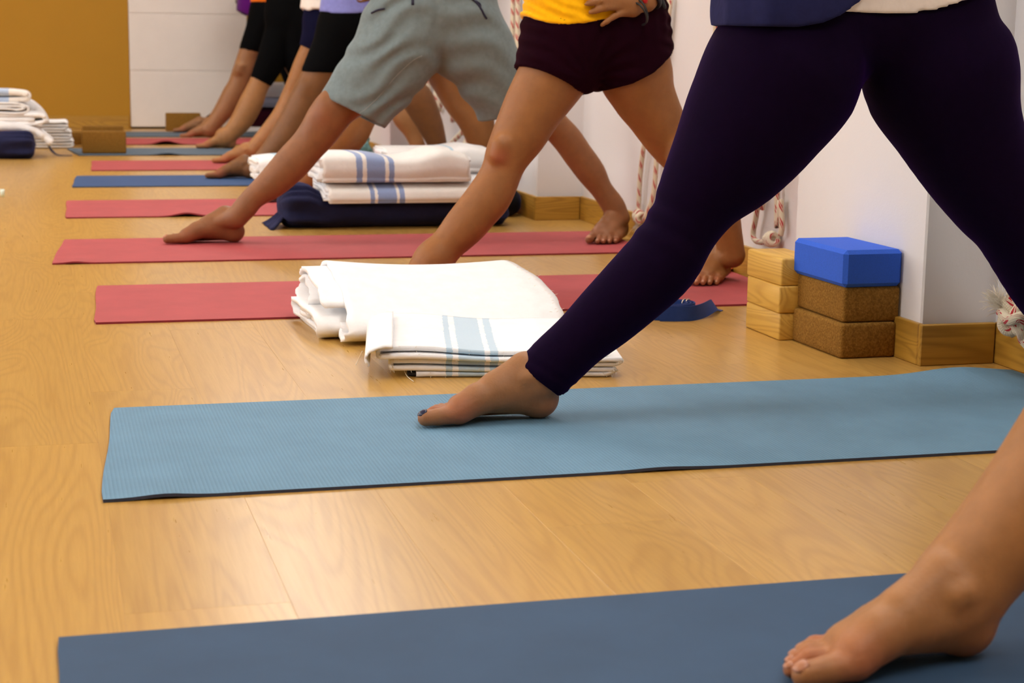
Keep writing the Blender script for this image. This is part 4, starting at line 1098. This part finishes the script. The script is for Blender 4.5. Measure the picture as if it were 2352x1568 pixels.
def handY(F):
    K = lambda u, v, d=0: PY(u, v, yfr+d)
    F.rc(K(1486, 6, .012), K(1540, -60, .05), .0235, .032, .008)             # wrist and forearm
    F.rc(K(1486, 6, .012), K(1452, 14, .002), .0215, .0235, .010, .8); F.rc(K(1452, 8, .0), K(1428, 3, -.004), .024, .020, .01, .7); F.rc(K(1455, 24, .0), K(1434, 26, -.004), .018, .014, .01, .7)
    for pts in ([(1424, -14, -.004), (1385, -18, -.012), (1348, -14, -.006)], [(1420, 0, -.006), (1382, 2, -.016), (1360, 6, -.014), (1347, 9, -.008)], [(1424, 14, -.006), (1392, 18, -.016), (1372, 23, -.014), (1357, 28, -.008)], [(1434, 28, -.004), (1408, 39, -.012), (1394, 49, -.011), (1382, 58, -.006)]):
        rr = (.0102, .0090, .0084, .0072) if len(pts) == 4 else (.010, .0088, .0075)
        if pts[0][0] == 1434: rr = (.0092, .0078, .0070, .0062)
        for (p, q, r0, r1) in zip(pts[:-1], pts[1:], rr[:-1], rr[1:]): F.rc(K(*p), K(*q), r0, r1, .005)
    F.rc(K(1470, -8, .01), K(1478, -50, .045), .011, .009, .008)
kneeY = st_px([(1117, 345, 1210, 372)], yY, yY)[0]
bodyY = person('Y', 'person in yellow shirt and maroon shorts with one hand on the hip', S_tan, (waY[0], yY), Ly, Ry,
   [((hy[0]+.005, yY, MT), 183, -1, 1.0, True, 'L'), ((1.872, 4.490, MT), 228, 1, 1.0, True, 'R')], waY, .0058, [(hy[0]-.27, hy[0]+.05, .004), (1.62, 1.95, .0034)], (True, False), handY, red=[(kneeY[:3]-[.03, .05, 0], .025)], nail=M_nail, knees=[(1146, 345, yY-.026, .0245), (1556, 352, yY-.028, .0245)])
hx3, hz3 = hemline([(1180, 20), (1232, 33), (1246, 44), (1270, 53), (1300, 57), (1340, 54), (1380, 46), (1420, 37), (1450, 20), (1480, 2), (1560, -30)], yfr)
def shortsY(F):
    F.chain(Ly[-4:], .012, 1., .010); F.chain(Ry[-4:], .012, 1., .011)
    F.rc(Ly[-1][:3], (waY[0]-.06, waY[1], waY[2]-.04), Ly[-1][3]+.006, .118, .05); F.rc(Ry[-1][:3], (waY[0]+.06, waY[1], waY[2]-.04), Ry[-1][3]+.006, .118, .05)
    torso(F, *waY, .010)
    hxx, hzz = hemline([(1150, 112), (1202, 138), (1250, 160), (1300, 186), (1333, 206), (1348, 210), (1362, 214), (1376, 210), (1388, 206), (1415, 203), (1455, 192), (1500, 168), (1530, 143), (1600, 80)], yfr+.02)
    sl, (X, Y, Z) = F.all()
    return [np.interp(X, hxx, hzz).astype(np.float32)-Z-.10*(Y-yfr-.02), Z-.016-np.interp(X, hx3, hz3).astype(np.float32)]
def foldY(X, Y, Z):
    c = PY(1365, 185, yfr); a = np.arctan2(Z-c[2], X-c[0]); r = np.sqrt((X-c[0])**2+(Z-c[2])**2)
    return .0022*np.sin(a*16+r*30)*np.exp(-((r-.09)/.07)**2)+.0022*np.sin(X*150+Y*30)*np.exp(-((Z-waY[2]+.03)/.03)**2)+.003*np.sin(Z*190+X*30)*np.exp(-((X-PY(1525, 100, yY)[0])/.03)**2)+.003*np.sin(Z*160+X*50)*np.exp(-((X-PY(1222, 90, yY)[0])/.03)**2)
garment('shorts', bodyY, M_maroon, (waY[0]-.34, yY-.2, .5), (waY[0]+.34, yY+.24, .9), .0050, shortsY, 'maroon jersey shorts', .014, foldY)
def shirtY(F):
    torso(F, *waY, .024); sl, (X, Y, Z) = F.all(); return [np.interp(X, hx3, hz3).astype(np.float32)-Z, Z-(waY[2]+.47)]
def foldS(X, Y, Z):
    h = np.interp(X, hx3, hz3); d = Z-h
    return -.0035*np.exp(-((d-.006)/.006)**2)+.0035*np.sin((d+.35*(X-waY[0]))*230+6*X)*np.exp(-((d-.035)/.03)**2)+.0030*np.sin(Z*70+X*40)
garment('shirt', bodyY, M_yellow, (waY[0]-.34, yY-.2, .66), (waY[0]+.34, yY+.24, 1.3), .0050, shirtY, 'yellow shirt with rolled hem', .013, foldS)
M_cord = plain('black_leather_cord', (24, 22, 20), .6); M_watch = plain('black_watch_strap', (16, 16, 22), .5); M_redp = plain('red_watch_case', (206, 30, 34), .4)
wc = PY(1486, 6, yfr+.012); wax = PY(1540, -60, yfr+.05)-wc; wax /= np.linalg.norm(wax)
def loop_at(off, r, tilt=0.):
    c = wc+wax*off; u = np.cross(wax, [0, 1, 0]); u /= np.linalg.norm(u); w = np.cross(wax, u); return np.array([c+u*r*math.cos(a)+w*r*math.sin(a)+wax*tilt*math.cos(a) for a in np.linspace(0, 2*math.pi, 28)])
for off, tl_ in ((-.044, .008), (-.037, .014)):
    br = child('bracelet', tube(loop_at(off, .0315, tl_), .0026, 6, 'bracelet', False), M_cord, bodyY)
wch = child('watch_strap', tube(loop_at(.016, .0285), .006, 8, 'watch_strap', False), M_watch, bodyY)
cA = loop_at(.012, .030)[10]
p = PY(1482, 2, yfr-.016); child('watch_case', tube(np.array([p+[0, 0, .014], p+[0, 0, -.006]]), [.008, .006], 10), M_redp, bodyY)
child('watch_strap', tube(spline([PY(1513, -12, yfr+.02), PY(1520, 2, yfr+.018), PY(1527, 20, yfr+.02)], 5), [.006]*10+[.004], 8), M_watch, bodyY)

# ---- grey shorts, on the second rose mat
yG = 5.47
Lg = st_px([(521, 489, 566, 508), (540, 463, 585, 491), (565, 434, 606, 468), (600, 396, 655, 440), (638, 350, 702, 400), (670, 318, 742, 352), (690, 290, 772, 318), (708, 258, 798, 284), (730, 232, 822, 255), (772, 196, 866, 228), (822, 140, 930, 186), (866, 70, 985, 135)], yG, 5.44)
Rg = st_px([(1396, 506, 1442, 490), (1383, 478, 1432, 464), (1358, 440, 1405, 428), (1328, 405, 1388, 388), (1300, 372, 1358, 342), (1276, 340, 1330, 300), (1245, 308, 1300, 268), (1190, 272, 1262, 222), (1140, 225, 1222, 165), (1080, 175, 1180, 100), (1040, 140, 1140, 50)], 5.42, 5.44)
waG = (PY(995, 10, 5.44)[0], 5.44, PY(995, 5, 5.44)[2]+.01, .175)
hg = PY(560, 545, 5.52); kneeG = st_px([(705, 258, 790, 285)], yG, yG)[0]
hb = PY(1462, 520, 5.47)
bodyG = person('G', 'person in loose grey shorts with a long lean bare leg', S_ruddy, (waG[0], 5.44), Lg, Rg,
   [((hg[0], 5.52, MT), 181, -1, 1.10, True, 'L'), ((1.902, 5.465, MT), 231, 1, 1.08, True, 'R')], waG, .0060, [(hg[0]-.30, hg[0]+.05, .004), (1.60, 1.95, .004)], red=[(kneeG[:3]-[.02, .06, 0], .035)], nail=M_nail, knees=[(748, 250, yG-.048, .030), (718, 290, yG-.042, .018), (1240, 285, 5.43-.04, .03)])
yH = 5.30
sL = st_px([(739, 218, 882, 290), (762, 180, 915, 250), (800, 118, 965, 195), (838, 55, 1000, 140)], 5.46, 5.44); sR = st_px([(1108, 284, 1206, 240), (1078, 235, 1200, 180), (1040, 180, 1182, 112), (1005, 140, 1150, 55)], 5.43, 5.44)
def shortsG(F):
    F.chain(sL, .02, 1., .003); F.chain(sR, .02, 1., .003)
    F.rc(sL[-1][:3], (waG[0]-.06, waG[1], waG[2]-.04), sL[-1][3], .125, .05); F.rc(sR[-1][:3], (waG[0]+.06, waG[1], waG[2]-.04), sR[-1][3], .125, .05)
    torso(F, *waG, .018)
    a, b = PY(739, 218, 5.36), PY(882, 291, 5.36); c, d = PY(1108, 284, 5.36), PY(1206, 258, 5.36)
    sl, (X, Y, Z) = F.all(); xm = PY(992, 165, 5.4)[0]
    bowL = .012*np.sin(np.clip((X-a[0])/(b[0]-a[0]), 0, 1)*math.pi)
    return [np.where(X < xm, -plane_cut(F, a, b)-bowL*0, -1), np.where(X >= xm, -plane_cut(F, c, d), -1), Z-(waG[2]+.1)]
cG = PY(985, 120, 5.36)
def foldG(X, Y, Z):
    dx, dz = X-cG[0], Z-cG[2]
    A = np.where(dx < 0, 1., 0.)
    # creases running from the crotch out to the hips and around the thighs
    s1 = (dz*.92-dx*.38); s2 = (dz*.92+dx*.30)
    l = .0062*np.sin(s1*88+2.2*np.sin(dx*22)+.8*np.sin(dz*40))*A*np.exp(-((dx+.14)/.12)**2)
    r = .0056*np.sin(s2*76+2.0*np.sin(dx*20+1))*(1-A)*np.exp(-((dx-.13)/.11)**2)
    g = .002*np.sin(dx*130+3*dz)*np.exp(-((dz-.10)/.05)**2)*np.exp(-(dx/.10)**2)
    return l+r+g
shG = garment('shorts', bodyG, M_grey, (waG[0]-.42, 5.1, .32), (waG[0]+.36, 5.78, .92), .0055, shortsG, 'loose grey melange shorts', .014, foldG)
for pts, r in (([(884, 20), (868, 23), (853, 30)], .0034), ([(1079, -6), (1094, 6), (1106, 22), (1112, 34), (1118, 43)], .0036), ([(1093, 2), (1103, 10), (1104, 22)], .003)):
    q = surf_pts(shG, pts, .001)
    if len(q) > 1: child('pocket_piping', tube(spline(q, 5), r, 6), M_piping, bodyG)
q = surf_pts(shG, [(948, -6), (948, 11)], .003)
if len(q) > 1: child('drawstring', tube(np.array(q), .0045, 8), M_piping, bodyG)
q = surf_pts(shG, [(969, 128), (950, 138), (925, 160), (900, 186), (870, 222), (845, 246), (826, 260)], .0004)
M_seamg = plain('grey_seam', (150, 156, 154), .9)
if len(q) > 2: child('inseam', tube(spline(q, 4), .0011, 5), M_seamg, bodyG)

def hidden_top(o, wa, mat, name='shirt', infl=.016, z0=0., lo=None, label=None, res=.010):
    cx, cy, zw, w = wa
    def b(F):
        torso(F, cx, cy, zw, w, infl); sl, (X, Y, Z) = F.all(); zz = lo(X) if lo else zw+z0
        return [zz-Z, Z-(zw+.46)]
    return garment(name, o, mat, (cx-.36, cy-.22, zw-.25), (cx+.36, cy+.22, zw+.55), res, b, label, .02)
M_teal_tee = cloth('faded_green_tee', (70, 96, 88), .9); M_greytee = cloth('grey_tee', (120, 118, 116), .9)
hidden_top(bodyG, waG, M_greytee, z0=.05)
def short_legs(o, wa, Ls, Rs, mat, cutL, cutR, yc, name='shorts', infl=.006, res=.008, label=None, top=.06, shell=0.):
    cx, cy, zw, w = wa
    def b(F):
        F.chain(Ls, .014, 1., infl); F.chain(Rs, .014, 1., infl)
        F.rc(Ls[-1][:3], (cx-max(.02, w-.11), cy, zw-.04), Ls[-1][3]+infl, .11, .05); F.rc(Rs[-1][:3], (cx+max(.02, w-.11), cy, zw-.04), Rs[-1][3]+infl, .11, .05)
        torso(F, cx, cy, zw, w, .007); sl, (X, Y, Z) = F.all(); xm = (Ls[-1][0]+Rs[-1][0])/2; c = [Z-(zw+top)]
        c.append(np.where(X < xm, -plane_cut(F, PY(*cutL[0], yc), PY(*cutL[1], yc)), -1.)); c.append(np.where(X >= xm, -plane_cut(F, PY(*cutR[0], yc), PY(*cutR[1], yc)), -1.))
        return c
    al = np.vstack([Ls, Rs]); lo = (min(al[:, 0].min(), cx-.3)-.12, cy-.24, max(0, al[:, 2].min()-.15)); hi = (max(al[:, 0].max(), cx+.3)+.12, cy+.24, zw+.14)
    return garment(name, o, mat, lo, hi, res, b, label, shell)

# ---- person behind the grey shorts, on the third rose mat
yF = 6.84
Lf = st_px([(655, 440, 694, 456), (672, 404, 728, 438), (700, 362, 768, 398), (728, 322, 808, 352), (752, 288, 846, 312), (782, 240, 872, 262), (820, 190, 925, 215), (850, 130, 985, 170)], yF, yF-.05)
Rf = st_px([(1182, 452, 1222, 440), (1160, 410, 1206, 394), (1120, 346, 1186, 318), (1076, 281, 1150, 250), (1042, 250, 1112, 215), (1016, 218, 1092, 172), (978, 166, 1078, 110), (955, 130, 1060, 60)], yF+.03, yF, 1.86)
waF = (PY(960, 10, yF)[0], yF-.05, PY(960, 8, yF)[2]+.01, .165)
bodyF = person('F', 'person hidden behind the grey shorts, bare brown legs on a rose mat', S_tan, (waF[0], yF), Lf, Rf, [((G(728, 476)[0], yF+.02, MT), 181, -1, 1.03, True, 'L'), ((1.80, yF+.06, MT), 215, 1, 1.0, False, 'R')], waF, .0085, [(.82, 1.15, .006)])
short_legs(bodyF, waF, Lf[-3:], Rf[-3:], M_maroon, ((845, 130), (980, 168)), ((955, 125), (1060, 60)), yF, label='dark shorts mostly out of sight'); hidden_top(bodyF, waF, M_teal_tee, z0=-.02)

# ---- lilac shirt and black shorts, on the navy mat
yE = 8.0
Le = st_px([(558, 380, 592, 398), (586, 355, 630, 376), (620, 305, 684, 336), (650, 252, 716, 282), (668, 216, 742, 236), (682, 188, 760, 206), (697, 160, 774, 178), (722, 98, 818, 122), (740, 55, 840, 80)], yE, yE-.02)
Re = st_px([(1046, 382, 1076, 376), (1020, 334, 1062, 325), (990, 293, 1046, 275), (950, 243, 1018, 220), (930, 222, 984, 185), (900, 190, 968, 140), (862, 120, 948, 70), (850, 90, 935, 45)], yE-.05, yE-.02, 1.86)
waE = (PY(828, 25, yE)[0], yE-.02, PY(828, 25, yE)[2], .165)
yfe = waE[1]-.115
def handE(F):
    K = lambda u, v, d=0: PY(u, v, yfe+d)
    F.rc(K(905, -30, .03), K(880, -2, 0), .026, .022, .008)
    for pts in ([(876, -6, -.004), (845, -2, -.014), (824, 5, -.008)], [(880, 6, -.004), (858, 12, -.014), (838, 20, -.008)]):
        for p, q, r0, r1 in zip(pts[:-1], pts[1:], (.011, .0095), (.0095, .0085)): F.rc(K(*p), K(*q), r0, r1, .005)
bodyE = person('E', 'person in lilac shirt and black shorts, foot on the navy mat', S_brown, (waE[0], yE), Le, Re, [((G(592, 413)[0], yE+.015, MT), 181, -1, 1.03, True, 'L'), ((1.77, yE-.03, MT), 225, 1, 1.0, False, 'R')], waE, .0085, [(.76, 1.08, .006)], (True, False), handE, knees=[(702, 205, yE-.05, .034)])
short_legs(bodyE, waE, Le[-3:], Re[-3:], M_black, ((696, 164), (774, 167)), ((925, 200), (985, 150)), yE, infl=.008, label='black shorts')
hx4, hz4 = hemline([(700, 10), (747, 26), (770, 31), (810, 31), (852, 28), (960, 24)], yfe)
hidden_top(bodyE, waE, M_lilac, infl=.022, lo=lambda X: np.interp(X, hx4, hz4).astype(np.float32), label='lilac shirt', res=.007)

# ---- white shirt and navy shorts
yD = 8.97
yDh = 8.80
Ld = st_px([(566, 334, 600, 352), (602, 289, 642, 318), (629, 252, 680, 280), (650, 208, 704, 228), (660, 184, 716, 200), (672, 150, 726, 164), (688, 112, 744, 132), (705, 70, 775, 92)], yD, yDh)
Rd = st_px([(958, 366, 984, 362), (943, 332, 976, 334), (927, 304, 964, 300), (905, 278, 954, 268), (893, 258, 938, 236), (868, 225, 926, 195), (830, 160, 905, 115), (800, 110, 880, 65)], 8.70, 8.80)
waD = (PY(776, 20, yDh)[0], yDh, PY(776, 20, yDh)[2], .155)
bodyD = person('D', 'person in white shirt and navy shorts, leg partly behind the lilac shirt', S_light, (waD[0], yD), Ld, Rd, [((G(594, 379)[0], yD+.01, MT), 181, -1, 1.0, True, 'L'), ((1.80, 8.74, MT), 235, 1, 1.0, False, 'R')], waD, .009, [(.82, 1.15, .0065)], (True, False), knees=[(684, 198, yD-.05, .032)])
short_legs(bodyD, waD, Ld[-2:], Rd[-2:], M_navyj, ((694, 105), (740, 130)), ((850, 200), (925, 150)), yDh, infl=.008, label='navy shorts')
hx5, hz5 = hemline([(660, 10), (702, 18), (712, 25), (724, 21), (738, 22), (748, 29), (850, 40)], yDh-.13)
hidden_top(bodyD, waD, M_white, infl=.030, lo=lambda X: np.interp(X, hx5, hz5).astype(np.float32), label='white shirt')

# ---- black capri trousers
yC = 10.15
Lc = st_px([(494, 312, 540, 318), (512, 298, 550, 312), (532, 266, 578, 286), (552, 224, 600, 250), (574, 182, 618, 202), (592, 128, 650, 156), (606, 80, 668, 112), (618, 40, 685, 80), (628, 10, 700, 50)], yC, yC)
Rc = st_px([(866, 322, 888, 316), (838, 284, 876, 276), (790, 250, 842, 228), (742, 212, 800, 184), (700, 190, 762, 145), (668, 165, 745, 112), (650, 120, 735, 70), (645, 80, 730, 35)], yC, yC, 1.80)
waC = (PY(680, 10, yC)[0], yC, PY(680, 12, yC)[2], .16)
bodyC = person('C', 'person in black capri leggings, foot on the grey blue mat', S_light, (waC[0], yC), Lc, Rc, [((G(541, 342)[0], yC, MT), 181, -1, 1.0, True, 'L'), ((1.74, yC+.02, MT), 225, 1, 1.0, False, 'R')], waC, .009, [(.82, 1.15, .0065)])
short_legs(bodyC, waC, Lc[-5:], Rc[-5:], M_black, ((575, 176), (619, 198)), ((742, 225), (805, 190)), yC, name='capri_leggings', infl=.002, label='black capri leggings', top=.1)
hidden_top(bodyC, waC, M_black, z0=.06)

# ---- black shorts, orange waistband
yB_ = 11.2
Lb_ = st_px([(460, 292, 500, 298), (479, 268, 512, 286), (498, 236, 540, 256), (512, 208, 556, 226), (525, 187, 568, 200), (536, 155, 580, 166), (550, 112, 594, 124), (566, 62, 625, 85), (578, 30, 645, 55)], yB_, yB_)
Rb_ = st_px([(820, 310, 842, 306), (790, 272, 824, 264), (750, 232, 795, 214), (710, 192, 756, 168), (672, 150, 735, 112), (640, 95, 708, 50), (632, 70, 700, 30)], yB_, yB_, 1.80)
waB = (PY(640, 5, yB_)[0], yB_, PY(640, 2, yB_)[2], .155)
bodyB = person('B', 'person in black knee shorts and orange top, foot on the farthest rose mat', S_fair, (waB[0], yB_), Lb_, Rb_, [((G(497, 318)[0], yB_, MT), 181, -1, 1.0, True, 'L'), ((1.74, yB_, MT), 225, 1, 1.0, False, 'R')], waB, .009, [(.82, 1.15, .0065)], knees=[(550, 158, yB_-.05, .034)])
short_legs(bodyB, waB, Lb_[-3:], Rb_[-3:], M_black, ((549, 111), (596, 121)), ((700, 170), (750, 130)), yB_, infl=.004, label='black knee shorts')
hidden_top(bodyB, waB, M_orangew, infl=.018, z0=-.012, label='orange top')

# ---- farthest person, violet top
yA = 11.83
La = st_px([(463.0, 280, 493, 288), (484.5, 262, 511, 276), (504.0, 232, 537, 250), (529.5, 195, 569, 212), (551.0, 150, 595, 165), (568.5, 100, 617, 118), (584.0, 50, 638, 72)], yA, yA)
Ra = st_px([(780, 305, 800, 300), (752, 265, 784, 256), (715, 225, 756, 206), (680, 185, 726, 160), (650, 140, 710, 100), (625, 85, 690, 40)], yA, yA, 1.80)
waA = (PY(632, 5, yA)[0], yA, PY(632, 5, yA)[2], .16)
bodyA = person('A', 'person farthest away in black leggings and violet top, mostly hidden', S_fair, (waA[0], yA), La, Ra, [((G(478, 306)[0], yA, MT), 182, -1, 1.0, True, 'L'), ((1.70, yA, MT), 225, 1, 1.0, False, 'R')], waA, .010, [(.82, 1.15, .007)])
short_legs(bodyA, waA, La, Ra, M_black, ((462, 262), (490, 276)), ((772, 290), (800, 285)), yA, name='leggings', infl=.003, label='black leggings')
hx6, hz6 = hemline([(540, 20), (560, 30), (572, 36), (585, 36), (640, 20), (720, 20)], yA-.1)
hidden_top(bodyA, (waA[0]-.05, waA[1], waA[2], waA[3]+.02), M_violet, infl=.02, lo=lambda X: np.interp(X, hx6, hz6).astype(np.float32), label='violet top')

# ---- nearest person, only one lower leg and foot in view
yJ = 1.60
Lj = st_px([(2120, 1300, 2272, 1414), (2171, 1239, 2321, 1355), (2243, 1145, 2404, 1268), (2298, 1069, 2480, 1206), (2345, 1000, 2552, 1150), (2405, 905, 2634, 1068), (2460, 800, 2700, 960), (2500, 700, 2750, 840), (2540, 600, 2800, 720), (2570, 480, 2880, 620), (2620, 360, 2970, 480)], yJ, yJ+.01)
Rj = Lj.copy(); m_ = Lj[-1][0]+.075; Rj[:, 0] = 2*m_-Lj[:, 0]
waJ = (m_, yJ+.01, Lj[-1][2]+.10, .175)
hJ = G(2262, 1518, MT); tJ = G(1800, 1590, MT)
aJ = math.degrees(math.atan2(tJ[1]-hJ[1], tJ[0]-hJ[0])) % 360
Lj[:, 3] *= 1.0
bodyJ = person('J', 'person nearest the camera, only a bare lower leg and foot in view', S_light, (waJ[0], yJ), Lj, Rj, [((PY(2262, 1478, hJ[1]+.032)[0], hJ[1]+.032, MT), aJ+1, -1, 1.14, True, 'L'), ((2*m_-hJ[0]-.05, yJ, MT), 250, 1, 1.0, False, 'R')], waJ, .008, [(hJ[0]-.30, hJ[0]+.14, .0030)], nail=M_nail, nail_label='natural toenail')
short_legs(bodyJ, waJ, Lj[-3:], Rj[-3:], M_black, ((2520, 640), (2760, 720)), ((2990, 720), (3300, 640)), yJ, label='black shorts out of sight'); hidden_top(bodyJ, waJ, M_greytee)
